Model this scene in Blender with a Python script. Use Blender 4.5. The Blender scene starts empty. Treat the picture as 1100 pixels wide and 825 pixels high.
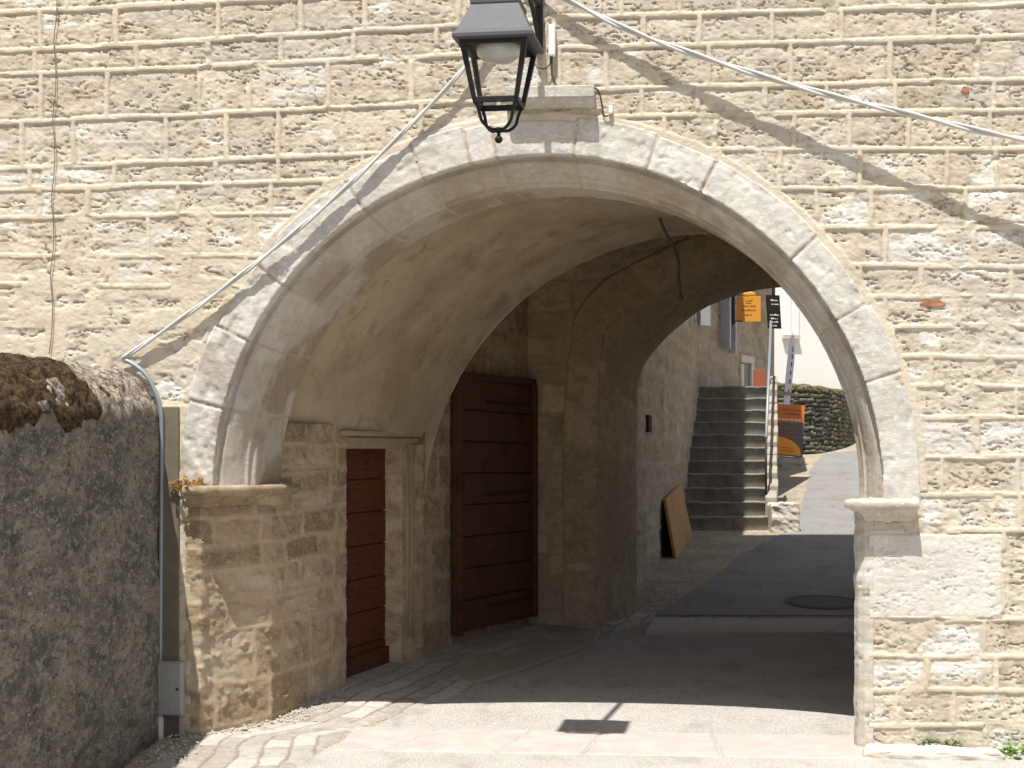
import bpy, math, random
import numpy as np
from mathutils import Vector
R = math.radians
random.seed(7)
S = bpy.context.scene
COL = S.collection

# ------------------------------------------------------------------ camera, sky, sun, exposure
F_PX, CX, HY, EYE = 1700.0, 550.0, 482.0, 1.865        # focal length in photo pixels, principal column, horizon row, eye height
cam = bpy.data.cameras.new('camera'); camo = bpy.data.objects.new('camera', cam); COL.objects.link(camo)
camo.location = (0, 0, EYE); camo.rotation_euler = (R(90), 0, 0)
cam.sensor_width = 36; cam.lens = 36 * F_PX / 1100; cam.shift_y = (HY - 412.5) / 1100
cam.clip_end = 2000; S.camera = camo

SUN = Vector((0.150, 0.385, -1.0)).normalized()          # direction the light travels
el = math.asin(-SUN.z); saz = math.atan2(-SUN.x, -SUN.y)  # bearing of the sun from +Y towards +X
w = bpy.data.worlds.new('World'); S.world = w; w.use_nodes = True
nt = w.node_tree; bg = nt.nodes['Background']
sky = nt.nodes.new('ShaderNodeTexSky'); sky.sky_type = 'NISHITA'; sky.sun_disc = False
sky.sun_elevation = el; sky.sun_rotation = saz; sky.air_density = 1.0; sky.dust_density = 1.6
hsv = nt.nodes.new('ShaderNodeHueSaturation'); hsv.inputs['Saturation'].default_value = .55
nt.links.new(sky.outputs[0], hsv.inputs['Color']); nt.links.new(hsv.outputs[0], bg.inputs[0]); bg.inputs[1].default_value = 0.085
sl = bpy.data.lights.new('sun', 'SUN'); sl.energy = 4.6; sl.angle = R(0.5); sl.color = (1, .955, .88)
so = bpy.data.objects.new('sun', sl); COL.objects.link(so); so.location = (-4, -10, 30)
so.rotation_euler = SUN.to_track_quat('-Z', 'Y').to_euler()
S.view_settings.view_transform = 'Standard'; S.view_settings.look = 'None'
S.view_settings.exposure = 0.62; S.view_settings.gamma = 1.0
S.cycles.max_bounces = 8; S.cycles.diffuse_bounces = 6

# ------------------------------------------------------------------ measuring helpers (photo survey -> metres)
def gz(Y):
    Y = np.asarray(Y, float)
    return np.interp(Y, [-50, 10, 15.4, 37, 60, 400], [0, 0, .108, 1.803, 2.6, 2.6])
def P(px, py, Y): return Vector(((px - CX) / F_PX * Y, Y, EYE - (py - HY) / F_PX * Y))
def G(px, py, dz=0.0):
    lo, hi = 2.0, 80.0
    f = lambda Y: (EYE - (py - HY) / F_PX * Y) - float(gz(Y)) - dz
    for _ in range(60):
        m = .5 * (lo + hi)
        if f(m) > 0: lo = m
        else: hi = m
    return P(px, py, lo)
TAU = R(5)
C0 = np.array([.19, 10.0, 0.0])                            # middle of the arch on the facade, at ground level
U = np.array([math.cos(TAU), -math.sin(TAU), 0.0]); N = np.array([-math.sin(TAU), -math.cos(TAU), 0.0])
Z = np.array([0, 0, 1.0])
def fac(u, v, z): return C0 + U * u + N * v + Z * z       # facade frame: along, outwards, up
def FP(px, py, v=0.0):                                     # a point of the facade (pushed out by v)
    a = (px - CX) / F_PX
    o = C0 + N * v
    Y = (o[1] * N[1] + o[0] * N[0]) / (N[0] * a + N[1])
    return P(px, py, Y)
def to_px(p):
    return CX + p[..., 0] / p[..., 1] * F_PX, HY - (p[..., 2] - EYE) / p[..., 1] * F_PX

# ------------------------------------------------------------------ object helpers
def wloc(o):
    v = Vector((0, 0, 0))
    while o is not None: v += o.location; o = o.parent
    return v
def tag(o, label=None, cat=None, group=None, kind=None):
    if label: o['label'] = label
    if cat: o['category'] = cat
    if group: o['group'] = group
    if kind: o['kind'] = kind
    return o
def thing(name, loc, label, cat, group=None):
    o = bpy.data.objects.new(name, None); COL.objects.link(o); o.location = loc; o.empty_display_size = .1
    return tag(o, label, cat, group)
def link(name, me, m, parent=None):
    o = bpy.data.objects.new(name, me); COL.objects.link(o)
    if m is not None: me.materials.append(m)
    if parent is not None: o.parent = parent
    return o
def mesh(name, verts, faces, m, parent=None, smooth=False, origin=None):
    v = np.array([tuple(p) for p in verts], float)
    if parent is not None: og = np.array(wloc(parent))
    elif origin is not None: og = np.array(origin, float)
    else:
        og = np.array([(v[:, 0].min() + v[:, 0].max()) / 2, (v[:, 1].min() + v[:, 1].max()) / 2, v[:, 2].min()])
    me = bpy.data.meshes.new(name); me.from_pydata((v - og).tolist(), [], [tuple(f) for f in faces])
    if smooth: me.polygons.foreach_set('use_smooth', [True] * len(me.polygons))
    me.update()
    o = link(name, me, m, parent)
    if parent is None: o.location = og
    return o
def grid(name, pts, m, parent=None, keep=None, mask=None, smooth=True, flip=False):
    """one mesh from an (M,N,3) array of points; keep drops faces, mask is a point colour"""
    M_, N_ = pts.shape[:2]
    v = pts.reshape(-1, 3).copy()
    if parent is not None: og = np.array(wloc(parent))
    else: og = np.array([(v[:, 0].min() + v[:, 0].max()) / 2, (v[:, 1].min() + v[:, 1].max()) / 2, v[:, 2].min()])
    v -= og
    i = np.arange(M_ * N_).reshape(M_, N_)
    q = np.stack([i[:-1, :-1], i[:-1, 1:], i[1:, 1:], i[1:, :-1]], -1)
    if flip: q = q[..., ::-1]
    q = q.reshape(-1, 4)
    if keep is not None: q = q[keep.reshape(-1)]
    used = np.unique(q); re = np.full(len(v), -1, np.int64); re[used] = np.arange(len(used))
    v = v[used]; q = re[q]
    me = bpy.data.meshes.new(name)
    me.vertices.add(len(v)); me.vertices.foreach_set('co', v.astype(np.float32).ravel())
    me.loops.add(q.size); me.loops.foreach_set('vertex_index', q.astype(np.int32).ravel())
    me.polygons.add(len(q)); me.polygons.foreach_set('loop_start', (np.arange(len(q)) * 4).astype(np.int32))
    if smooth: me.polygons.foreach_set('use_smooth', np.ones(len(q), bool))
    if mask is not None:
        a = me.color_attributes.new('mask', 'FLOAT_COLOR', 'POINT')
        c = np.ones((M_ * N_, 4), np.float32); c[:, :3] = mask.reshape(-1, 3)
        a.data.foreach_set('color', c[used].ravel())
    me.update(calc_edges=True); me.validate()
    o = link(name, me, m, parent)
    if parent is None: o.location = og
    return o
def normals(p):
    a = np.gradient(p, axis=0); b = np.gradient(p, axis=1)
    n = np.cross(b, a); return n / (np.linalg.norm(n, axis=-1, keepdims=True) + 1e-12)
class MB:
    def __init__(s): s.v = []; s.f = []
    def add(s, vs, fs):
        n = len(s.v); s.v += [tuple(p) for p in vs]; s.f += [tuple(i + n for i in f) for f in fs]; return s
    def hexa(s, b, t):                                     # bottom loop of four, top loop of four
        return s.add(list(b) + list(t), [(3, 2, 1, 0), (4, 5, 6, 7), (0, 1, 5, 4), (1, 2, 6, 5), (2, 3, 7, 6), (3, 0, 4, 7)])
    def box(s, c, ax, ay, az):                             # centre and three half-axis vectors
        c, ax, ay, az = (Vector(q) for q in (c, ax, ay, az))
        return s.hexa([c - ax - ay - az, c + ax - ay - az, c + ax + ay - az, c - ax + ay - az],
                      [c - ax - ay + az, c + ax - ay + az, c + ax + ay + az, c - ax + ay + az])
    def tube(s, path, r, k=8, cap=True):
        path = [Vector(p) for p in path]; n = len(path); rs = r if isinstance(r, (list, tuple)) else [r] * n
        ref = None; vs = []; fs = []
        for i, p in enumerate(path):
            t = (path[min(i + 1, n - 1)] - path[max(i - 1, 0)]).normalized()
            if ref is None: ref = Vector((0, 0, 1)) if abs(t.z) < .9 else Vector((1, 0, 0))
            a = (ref - t * ref.dot(t)).normalized(); ref = a; b = t.cross(a)
            for j in range(k):
                q = 2 * math.pi * j / k; vs.append(p + (a * math.cos(q) + b * math.sin(q)) * rs[i])
        for i in range(n - 1):
            for j in range(k):
                fs.append((i * k + j, i * k + (j + 1) % k, (i + 1) * k + (j + 1) % k, (i + 1) * k + j))
        if cap: fs += [tuple(range(k))[::-1], tuple((n - 1) * k + j for j in range(k))]
        return s.add(vs, fs)
    def ball(s, c, r, k=10, sc=(1, 1, 1)):
        vs = []; fs = []
        for i in range(k + 1):
            for j in range(k):
                a = math.pi * i / k; b = 2 * math.pi * j / k
                vs.append((c[0] + r * sc[0] * math.sin(a) * math.cos(b), c[1] + r * sc[1] * math.sin(a) * math.sin(b), c[2] + r * sc[2] * math.cos(a)))
        for i in range(k):
            for j in range(k): fs.append((i * k + j, (i + 1) * k + j, (i + 1) * k + (j + 1) % k, i * k + (j + 1) % k))
        return s.add(vs, fs)
    def prism(s, poly, z0, z1):                            # plan polygon (counter-clockwise), heights may be lists
        n = len(poly); z0 = z0 if isinstance(z0, (list, tuple)) else [z0] * n; z1 = z1 if isinstance(z1, (list, tuple)) else [z1] * n
        vs = [(p[0], p[1], z0[i]) for i, p in enumerate(poly)] + [(p[0], p[1], z1[i]) for i, p in enumerate(poly)]
        fs = [tuple(range(n))[::-1], tuple(range(n, 2 * n))] + [(i, (i + 1) % n, n + (i + 1) % n, n + i) for i in range(n)]
        return s.add(vs, fs)
    def build(s, name, m, parent=None, smooth=False, bevel=0, origin=None):
        o = mesh(name, s.v, s.f, m, parent, smooth, origin)
        if bevel:
            b = o.modifiers.new('bevel', 'BEVEL'); b.width = bevel; b.segments = 2; b.limit_method = 'ANGLE'; b.angle_limit = R(40)
        return o
def smooth_path(pts, n=8):
    pts = [Vector(p) for p in pts]; out = []
    for i in range(len(pts) - 1):
        p0, p1, p2, p3 = pts[max(i - 1, 0)], pts[i], pts[i + 1], pts[min(i + 2, len(pts) - 1)]
        for k in range(n):
            t = k / n
            out.append(.5 * ((2 * p1) + (p2 - p0) * t + (2 * p0 - 5 * p1 + 4 * p2 - p3) * t * t + (3 * p1 - p0 - 3 * p2 + p3) * t ** 3))
    return out + [pts[-1]]

# ------------------------------------------------------------------ numpy noise
def hsh(ix, iy, s):
    h = (ix.astype(np.int64) * 374761393 + iy.astype(np.int64) * 668265263 + int(s) * 1442695041) & 0x7fffffff
    h = ((h ^ (h >> 13)) * 1274126177) & 0x7fffffff
    return ((h ^ (h >> 16)) & 0xffff) / 65535.0
def vn(x, y, s=0):
    ix = np.floor(x); iy = np.floor(y); fx = x - ix; fy = y - iy
    fx = fx * fx * fx * (fx * (fx * 6 - 15) + 10); fy = fy * fy * fy * (fy * (fy * 6 - 15) + 10)
    a = hsh(ix, iy, s); b = hsh(ix + 1, iy, s); c = hsh(ix, iy + 1, s); d = hsh(ix + 1, iy + 1, s)
    return (a * (1 - fx) + b * fx) * (1 - fy) + (c * (1 - fx) + d * fx) * fy
def fbm(x, y, s=0, o=4, g=.5):
    r = 0; a = 1; t = 0
    for i in range(o): r = r + a * vn(x * 2 ** i + 17.3 * i, y * 2 ** i - 9.1 * i, s + i); t += a; a *= g
    return r / t
def ridge(x, y, s=0, o=3):
    r = 0; a = 1; t = 0
    for i in range(o): r = r + a * (1 - np.abs(2 * vn(x * 2 ** i + 5.7 * i, y * 2 ** i + 3.3 * i, s + i) - 1)); t += a; a *= .5
    return r / t
def sst(a, b, x):
    t = np.clip((x - a) / (b - a), 0, 1); return t * t * (3 - 2 * t)
def masonry(A, B, rows, wr, seed, wob=0.0, wl=1.0, fixed=None):
    """A along, B across courses; rows = (offset, slope); returns distance to bed joints, to head joints, stone id"""
    Bw = B + wob * (fbm(A / wl, B / wl, seed + 50, 2) - .5) * 2
    Aw = A + wob * (fbm(A / wl * 2, B / wl * 2, seed + 60, 2) - .5) * 2
    idx = np.zeros(A.shape, int); dr = np.full(A.shape, 1e9)
    for b0, sl_ in rows:
        l = b0 + sl_ * A; idx += (Bw > l); dr = np.minimum(dr, np.abs(Bw - l))
    dc = np.full(A.shape, 1e9); sid = np.zeros(A.shape, int)
    rng = np.random.RandomState(seed); a0, a1 = A.min() - 2 * wr[1], A.max() + 2 * wr[1]
    for k in range(idx.min(), idx.max() + 1):
        cuts = [a0 + rng.uniform(0, wr[1])]
        while cuts[-1] < a1: cuts.append(cuts[-1] + rng.uniform(*wr))
        if fixed and k in fixed: cuts = sorted(set(fixed[k] + [c for c in cuts if c < min(fixed[k]) - wr[0] * .6 or c > max(fixed[k]) + wr[0] * .6]))
        cuts = np.array(cuts); m = idx == k
        if not m.any(): continue
        x = Aw[m]; j = np.searchsorted(cuts, x); j0 = np.clip(j - 1, 0, len(cuts) - 1); j1 = np.clip(j, 0, len(cuts) - 1)
        dc[m] = np.minimum(np.abs(x - cuts[j0]), np.abs(x - cuts[j1])); sid[m] = k * 1000 + j
    return dr, dc, sid, idx

# ------------------------------------------------------------------ materials
class NT:
    def __init__(s, name):
        s.m = bpy.data.materials.new(name); s.m.use_nodes = True; s.t = s.m.node_tree; s.t.nodes.clear()
        s.out = s.n('ShaderNodeOutputMaterial'); s.b = s.n('ShaderNodeBsdfPrincipled'); s.l(s.b.outputs[0], s.out.inputs[0])
        s.tc = s.n('ShaderNodeTexCoord').outputs['Object']
    def n(s, t): return s.t.nodes.new(t)
    def l(s, a, b): s.t.links.new(a, b)
    def put(s, sock, v):
        if hasattr(v, 'is_output'): s.l(v, sock)
        elif isinstance(v, (tuple, list)) and len(v) == 3 and sock.type == 'RGBA': sock.default_value = (*v, 1)
        else: sock.default_value = v
    def noise(s, scale, detail=4, rough=.55, stretch=None, dist=0):
        n = s.n('ShaderNodeTexNoise'); n.inputs['Scale'].default_value = scale; n.inputs['Detail'].default_value = detail
        n.inputs['Roughness'].default_value = rough; n.inputs['Distortion'].default_value = dist
        if stretch:
            mp = s.n('ShaderNodeMapping'); mp.inputs['Scale'].default_value = stretch; s.l(s.tc, mp.inputs[0]); s.l(mp.outputs[0], n.inputs['Vector'])
        else: s.l(s.tc, n.inputs['Vector'])
        return n.outputs[0]
    def ramp(s, v, a, b):
        n = s.n('ShaderNodeMapRange'); n.interpolation_type = 'SMOOTHSTEP'; s.put(n.inputs[0], v); n.inputs[1].default_value = a; n.inputs[2].default_value = b
        return n.outputs[0]
    def mix(s, f, a, b, mode='MIX'):
        n = s.n('ShaderNodeMix'); n.data_type = 'RGBA'; n.blend_type = mode
        s.put(n.inputs[0], f); s.put(n.inputs[6], a); s.put(n.inputs[7], b); return n.outputs[2]
    def math(s, op, a, b=0.0):
        n = s.n('ShaderNodeMath'); n.operation = op; s.put(n.inputs[0], a); s.put(n.inputs[1], b); return n.outputs[0]
    def attr(s):
        n = s.n('ShaderNodeAttribute'); n.attribute_name = 'mask'; q = s.n('ShaderNodeSeparateColor'); s.l(n.outputs['Color'], q.inputs[0]); return q.outputs
    def sepz(s):
        q = s.n('ShaderNodeSeparateXYZ'); s.l(s.tc, q.inputs[0]); return q.outputs
    def bump(s, h, strength=.4, dist=.01):
        n = s.n('ShaderNodeBump'); n.inputs['Strength'].default_value = strength; n.inputs['Distance'].default_value = dist
        s.put(n.inputs['Height'], h); s.l(n.outputs[0], s.b.inputs['Normal'])
    def done(s, col, rough=.9, metal=0.0, spec=.3):
        s.put(s.b.inputs['Base Color'], col); s.put(s.b.inputs['Roughness'], rough); s.put(s.b.inputs['Metallic'], metal)
        s.b.inputs['Specular IOR Level'].default_value = spec; return s.m
def stone_mat(name, a, b, white, mortar, dark=(.16, .14, .115), bump=.5, stain=.35, sc=1.0, hue=0.0, pore=.5):
    s = NT(name); R_, G_, B_ = s.attr()[:3]
    c = s.mix(G_, a, b)
    c = s.mix(s.math('MULTIPLY', s.ramp(s.noise(9 * sc, 6, .62), .42, .68), .55), c, tuple(x * .72 for x in a))
    c = s.mix(s.math('MULTIPLY', s.ramp(s.noise(24 * sc, 5, .65, (1, 1, 2.5)), .5, .72), .6), c, tuple(min(1, x * 1.22) for x in b))
    c = s.mix(B_, c, s.mix(s.ramp(s.noise(30, 4), .4, .7), white, tuple(x * .86 for x in white)))
    mo = s.mix(s.ramp(s.noise(7, 5), .35, .7), mortar, tuple(x * .82 for x in mortar))
    c = s.mix(R_, c, mo)
    c = s.mix(s.math('MULTIPLY', s.ramp(s.noise(1.3 * sc, 5, .6), .52, .75), stain), c, dark)
    c = s.mix(s.math('MULTIPLY', s.ramp(s.noise(105, 4, .75, (1, 1, 1.8)), .56, .68), pore), c, dark)
    if hue: c = s.mix(s.math('MULTIPLY', s.ramp(s.noise(1.9, 4, .6), .45, .62), hue), c, s.mix(R_, tuple(q * 1.02 for q in (.47, .445, .41)), (.60, .55, .47)))
    h = s.math('ADD', s.noise(70, 5, .7), s.math('MULTIPLY', s.noise(180, 3, .75), .7)); s.bump(h, bump, .010)
    return s.done(c, .92, 0, .2)
def plain(name, col, rough=.6, metal=0.0, var=.12, scale=20, bump=0.0, spec=.4, stretch=None):
    s = NT(name)
    n = s.noise(scale, 4, .6, stretch)
    c = s.mix(n, tuple(x * (1 - var) for x in col), tuple(min(1, x * (1 + var)) for x in col))
    if bump: s.bump(s.noise(scale * 4, 4, .65, stretch), bump, .005)
    return s.done(c, s.math('ADD', s.math('MULTIPLY', n, .12), rough - .06), metal, spec)

M = {}
M['facade'] = stone_mat('facade_stone', (.40, .335, .25), (.64, .565, .455), (.73, .705, .65), (.64, .56, .44), stain=.14, hue=.35, pore=.32)
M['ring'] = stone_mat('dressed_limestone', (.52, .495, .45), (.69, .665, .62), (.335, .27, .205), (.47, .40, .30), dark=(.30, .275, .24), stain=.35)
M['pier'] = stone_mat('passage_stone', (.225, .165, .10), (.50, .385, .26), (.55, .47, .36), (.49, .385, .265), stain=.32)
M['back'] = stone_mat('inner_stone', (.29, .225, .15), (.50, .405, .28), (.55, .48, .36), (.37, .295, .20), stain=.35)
M['cobble'] = stone_mat('cobble_stone', (.34, .31, .265), (.46, .43, .38), (.52, .49, .44), (.24, .21, .17), stain=.35)
M['oldwall'] = stone_mat('house_stone', (.34, .27, .19), (.45, .37, .27), (.55, .5, .42), (.44, .37, .28), stain=.5, sc=.8)
M['drystone'] = stone_mat('mossy_drystone', (.11, .10, .075), (.23, .21, .165), (.11, .12, .035), (.022, .02, .016), stain=.55)
M['jamb'] = stone_mat('weathered_jamb_stone', (.47, .43, .36), (.60, .56, .49), (.68, .66, .62), (.50, .43, .32), dark=(.30, .26, .21), stain=.4)
def plaster():
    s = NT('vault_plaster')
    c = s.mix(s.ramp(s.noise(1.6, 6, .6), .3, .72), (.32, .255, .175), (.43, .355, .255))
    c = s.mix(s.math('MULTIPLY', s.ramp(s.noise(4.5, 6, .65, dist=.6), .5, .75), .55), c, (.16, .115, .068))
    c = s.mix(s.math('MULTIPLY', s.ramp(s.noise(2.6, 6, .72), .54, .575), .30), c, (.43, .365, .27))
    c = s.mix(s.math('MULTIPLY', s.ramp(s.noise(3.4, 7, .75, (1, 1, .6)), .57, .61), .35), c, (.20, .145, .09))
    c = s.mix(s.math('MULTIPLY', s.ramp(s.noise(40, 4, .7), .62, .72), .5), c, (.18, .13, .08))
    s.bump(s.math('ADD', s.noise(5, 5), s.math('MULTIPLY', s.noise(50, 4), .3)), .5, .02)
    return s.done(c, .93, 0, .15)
M['plaster'] = plaster()
def darkwall():
    s = NT('lichen_stained_render')
    c = s.mix(s.ramp(s.noise(3.6, 7, .7, (1, .4, 1), dist=.4), .40, .62), (.115, .107, .095), (.26, .238, .20))
    c = s.mix(s.math('MULTIPLY', s.ramp(s.noise(6, 6, .7, (1, .4, .8)), .52, .66), .65), c, (.075, .071, .065))
    c = s.mix(s.math('MULTIPLY', s.ramp(s.noise(2.1, 6, .6, (1, .4, 1)), .55, .72), .5), c, (.30, .255, .17))
    c = s.mix(s.ramp(s.noise(42, 4, .66, (1, .35, 1)), .63, .68), c, (.46, .45, .40))
    c = s.mix(s.ramp(s.noise(11, 5, .75, (1, .4, 1)), .665, .71), c, (.52, .51, .46))
    c = s.mix(s.math('MULTIPLY', s.ramp(s.noise(28, 5, .75, (1, .4, 1)), .5, .62), .6), c, (.36, .345, .31))
    c = s.mix(s.math('MULTIPLY', s.ramp(s.noise(34, 5, .75, (1, .4, 1.1)), .52, .62), .75), c, (.055, .052, .047))
    R_, G_, B_ = s.attr()[:3]
    top = s.mix(s.ramp(s.noise(26, 6, .75), .42, .6), (.13, .115, .10), (.46, .39, .31))
    c = s.mix(R_, c, top)
    s.bump(s.math('ADD', s.noise(26, 6, .7), s.noise(90, 4, .7)), .8, .015)
    return s.done(c, .95, 0, .15)
M['darkwall'] = darkwall()
def asphalt(name, a, b, spk, sc=1.0):
    s = NT(name)
    c = s.mix(s.ramp(s.noise(1.2, 5, .6), .3, .7), a, b)
    c = s.mix(s.ramp(s.noise(140 * sc, 2, .6), .53, .62), c, spk)
    c = s.mix(s.math('MULTIPLY', s.ramp(s.noise(170 * sc, 2, .6), .55, .63), .8), c, tuple(x * .4 for x in a))
    c = s.mix(s.math('MULTIPLY', s.ramp(s.noise(3.5, 6, .7, (1, .5, 1)), .5, .66), .4), c, tuple(x * .6 for x in a))
    s.bump(s.noise(150 * sc, 3, .7), .7, .006)
    return s.done(c, .9, 0, .25)
M['road'] = asphalt('worn_chip_asphalt', (.36, .342, .312), (.43, .412, .38), (.56, .54, .505), .6)
M['newroad'] = asphalt('dark_asphalt', (.205, .20, .19), (.25, .243, .232), (.34, .33, .315), .5)
M['gravel'] = asphalt('limestone_gravel', (.25, .205, .145), (.37, .315, .235), (.55, .50, .41), .28)
def pinkslab():
    s = NT('pink_limestone'); R_, G_, B_ = s.attr()[:3]
    c = s.mix(s.ramp(s.noise(5, 6, .6), .3, .7), (.40, .352, .325), (.48, .437, .41))
    c = s.mix(s.math('MULTIPLY', G_, .6), c, (.43, .385, .35)); c = s.mix(s.ramp(s.noise(60, 4, .7), .58, .7), c, (.42, .34, .28)); c = s.mix(R_, c, (.30, .27, .22))
    s.bump(s.noise(60, 5, .7), .5, .006); return s.done(c, .85, 0, .25)
M['pink'] = pinkslab()
def wood(name, a, b):
    s = NT(name)
    c = s.mix(s.ramp(s.noise(9, 6, .65, (1, 1, 9)), .3, .72), a, b)
    z = s.sepz()[2]
    c = s.mix(s.math('MULTIPLY', s.ramp(s.noise(3, 4), .5, .75), .6), c, tuple(x * .5 for x in a))
    c = s.mix(s.math('MULTIPLY', s.ramp(s.noise(22, 5, .7, (1, 1, 6)), .56, .7), .5), c, tuple(x * 1.7 for x in b))
    s.bump(s.noise(14, 5, .6, (1, 1, 8)), .5, .004); return s.done(c, .75, 0, .12)
M['door_red'] = wood('red_brown_wood', (.080, .026, .014), (.135, .045, .024))
M['door_dark'] = wood('dark_brown_wood', (.066, .028, .014), (.115, .048, .026))
M['ply'] = wood('pine_panel', (.40, .205, .085), (.54, .30, .14))
M['iron'] = plain('dark_iron', (.035, .033, .032), .55, .6, .3, 30, .2)
M['oldstrap'] = plain('brown_painted_iron', (.050, .025, .015), .85, 0, .35, 25, .2, .1)
M['rust'] = plain('rusty_iron', (.030, .021, .016), .85, 0, .4, 30, .2, .1)
M['black'] = plain('black_paint', (.014, .014, .016), .5, 0, .3, 40, .05, .25)
M['roofmetal'] = plain('lantern_roof_paint', (.085, .087, .098), .55, .0, .15, 18, .03, .25)
M['galv'] = plain('galvanised_steel', (.27, .30, .325), .5, .3, .18, 25, .05)
M['cable'] = plain('grey_cable', (.50, .50, .49), .5, 0, .15, 60)
M['blackcable'] = plain('black_cable', (.05, .05, .05), .6, 0, .2, 60)
M['wire'] = plain('dull_wire', (.17, .15, .125), .7, 0, .2, 60)
M['white'] = plain('white_plastic', (.74, .72, .68), .5, 0, .06, 15)
M['pvc'] = plain('weathered_pvc', (.62, .60, .55), .55, 0, .12, 14)
M['greybox'] = plain('weathered_grey_metal', (.34, .335, .32), .6, .1, .25, 12, .1, stretch=(1, 1, .2))
M['moss'] = None
def mossm():
    s = NT('dry_brown_moss'); R_, G_, B_ = s.attr()[:3]
    c = s.mix(s.ramp(s.noise(30, 6, .8, (1, .5, 1)), .42, .6), (.055, .036, .025), (.21, .145, .10))
    c = s.mix(s.math('MULTIPLY', G_, s.ramp(s.noise(18, 5, .7), .4, .6)), c, (.17, .135, .018))
    c = s.mix(s.ramp(s.noise(60, 4, .7), .62, .7), c, (.22, .16, .11))
    s.bump(s.math('ADD', s.noise(70, 5, .8), s.noise(190, 3, .8)), 1.0, .03); return s.done(c, .97, 0, .05)
M['moss'] = mossm()
M['steps'] = stone_mat('step_stone', (.195, .185, .165), (.285, .27, .24), (.42, .40, .36), (.2, .19, .17), stain=.6)
M['slab'] = plain('worn_paving', (.33, .285, .22), .85, 0, .22, 6, .5)
M['surround'] = plain('door_stone', (.34, .275, .19), .9, 0, .28, 7, .6, .15)
M['farslab'] = plain('pale_flagstone', (.46, .43, .37), .85, 0, .2, 6, .5)
M['housewhite'] = plain('white_render', (.80, .79, .76), .9, 0, .03, 3, .1)
M['shutter_w'] = plain('white_shutter_paint', (.80, .80, .80), .6, 0, .04, 12)
M['shutter_b'] = plain('pale_blue_shutter_paint', (.52, .54, .63), .6, 0, .1, 12)
M['glassdark'] = plain('dark_window_glass', (.02, .022, .025), .12, 0, .2, 3, 0, .6)
M['sillstone'] = plain('pale_cut_stone', (.56, .51, .43), .85, 0, .12, 12, .3)
M['roof'] = plain('clay_tiles', (.33, .15, .085), .85, 0, .3, 9, .6)
M['yellow'] = plain('amber_sign_paint', (.64, .29, .035), .55, 0, .08, 8)
M['orange'] = plain('orange_print', (.56, .155, .035), .6, 0, .06, 6)
M['orange2'] = plain('light_orange_print', (.80, .31, .045), .6, 0, .06, 6)
M['greyprint'] = plain('dark_grey_print', (.115, .10, .095), .6, 0, .08, 6)
M['paleprint'] = plain('pale_print', (.80, .70, .60), .6, 0, .05, 6)
M['darkprint'] = plain('brown_print', (.22, .075, .03), .6, 0, .1, 6)
M['blueprint'] = plain('violet_blue_print', (.14, .12, .40), .6, 0, .1, 6)
M['banner'] = plain('white_banner_cloth', (.72, .74, .82), .8, 0, .05, 6)
M['terracotta'] = plain('terracotta', (.30, .085, .04), .75, 0, .15, 12)
def glassmat():
    m = bpy.data.materials.new('lantern_glass'); m.use_nodes = True; t = m.node_tree; t.nodes.clear()
    o = t.nodes.new('ShaderNodeOutputMaterial'); a = t.nodes.new('ShaderNodeBsdfTransparent'); b = t.nodes.new('ShaderNodeBsdfGlossy'); x = t.nodes.new('ShaderNodeMixShader')
    b.inputs['Roughness'].default_value = .05; x.inputs[0].default_value = .03; a.inputs[0].default_value = (.96, .97, .97, 1)
    t.links.new(a.outputs[0], x.inputs[1]); t.links.new(b.outputs[0], x.inputs[2]); t.links.new(x.outputs[0], o.inputs[0]); return m
M['glass'] = glassmat()
M['frost'] = plain('frosted_reflector', (.50, .51, .50), .25, 0, .05, 10, 0, .6)
def leafm(name, a, b):
    s = NT(name)
    c = s.mix(s.ramp(s.noise(25, 3), .35, .65), a, b)
    d = s.n('ShaderNodeBsdfTranslucent'); s.l(c, d.inputs[0]); x = s.n('ShaderNodeMixShader'); x.inputs[0].default_value = .3
    s.done(c, .55, 0, .3); s.l(s.b.outputs[0], x.inputs[1]); s.l(d.outputs[0], x.inputs[2]); s.l(x.outputs[0], s.out.inputs[0]); return s.m
M['leaf'] = leafm('weed_leaf', (.085, .20, .030), (.16, .31, .06))
M['leaf_pale'] = leafm('sage_leaf', (.12, .17, .08), (.20, .26, .12))
M['leaf_rust'] = leafm('rust_leaf', (.42, .17, .06), (.46, .36, .10))

# ================================================================== SETTING
# ground sheet, in strips so it follows the climb of the street
ys = np.concatenate([[-60, 0, 6], np.linspace(8, 16, 17), np.linspace(18, 62, 23), [120, 400]])
xs = np.concatenate([[-300, -60, -20], np.linspace(-8, 12, 21), [20, 60, 300]])
XX, YY = np.meshgrid(xs, ys, indexing='ij')
o = grid('ground', np.stack([XX, YY, gz(YY)], -1), M['gravel'], flip=True, smooth=False); tag(o, kind='structure')
def strip(name, yv, lf, rf, dz, m, nx=6, relief=0.0, mask=None):
    yv = np.asarray(yv, float); t = np.linspace(0, 1, nx)
    l = lf(yv); r = rf(yv); X = l[:, None] * (1 - t) + r[:, None] * t; Y = np.repeat(yv[:, None], nx, 1)
    o = grid(name, np.stack([X, Y, gz(Y) + dz], -1), m, smooth=False); return tag(o, kind='structure')
def pl(points):
    p = sorted([(q[1], q[0]) for q in points]); a = [k[0] for k in p]; b = [k[1] for k in p]
    return lambda y: np.interp(y, a, b)
road_left = pl([(-2.1, 2), (-1.45, 8), G(318, 825), (G(385, 782).x, G(385, 782).y), G(500, 744), G(600, 705), G(680, 672), (1.5, 16)])
rw = lambda y: np.where(np.asarray(y) < 9.9, 6.0, 2.35 + .365 * (np.asarray(y) - 10))
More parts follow.
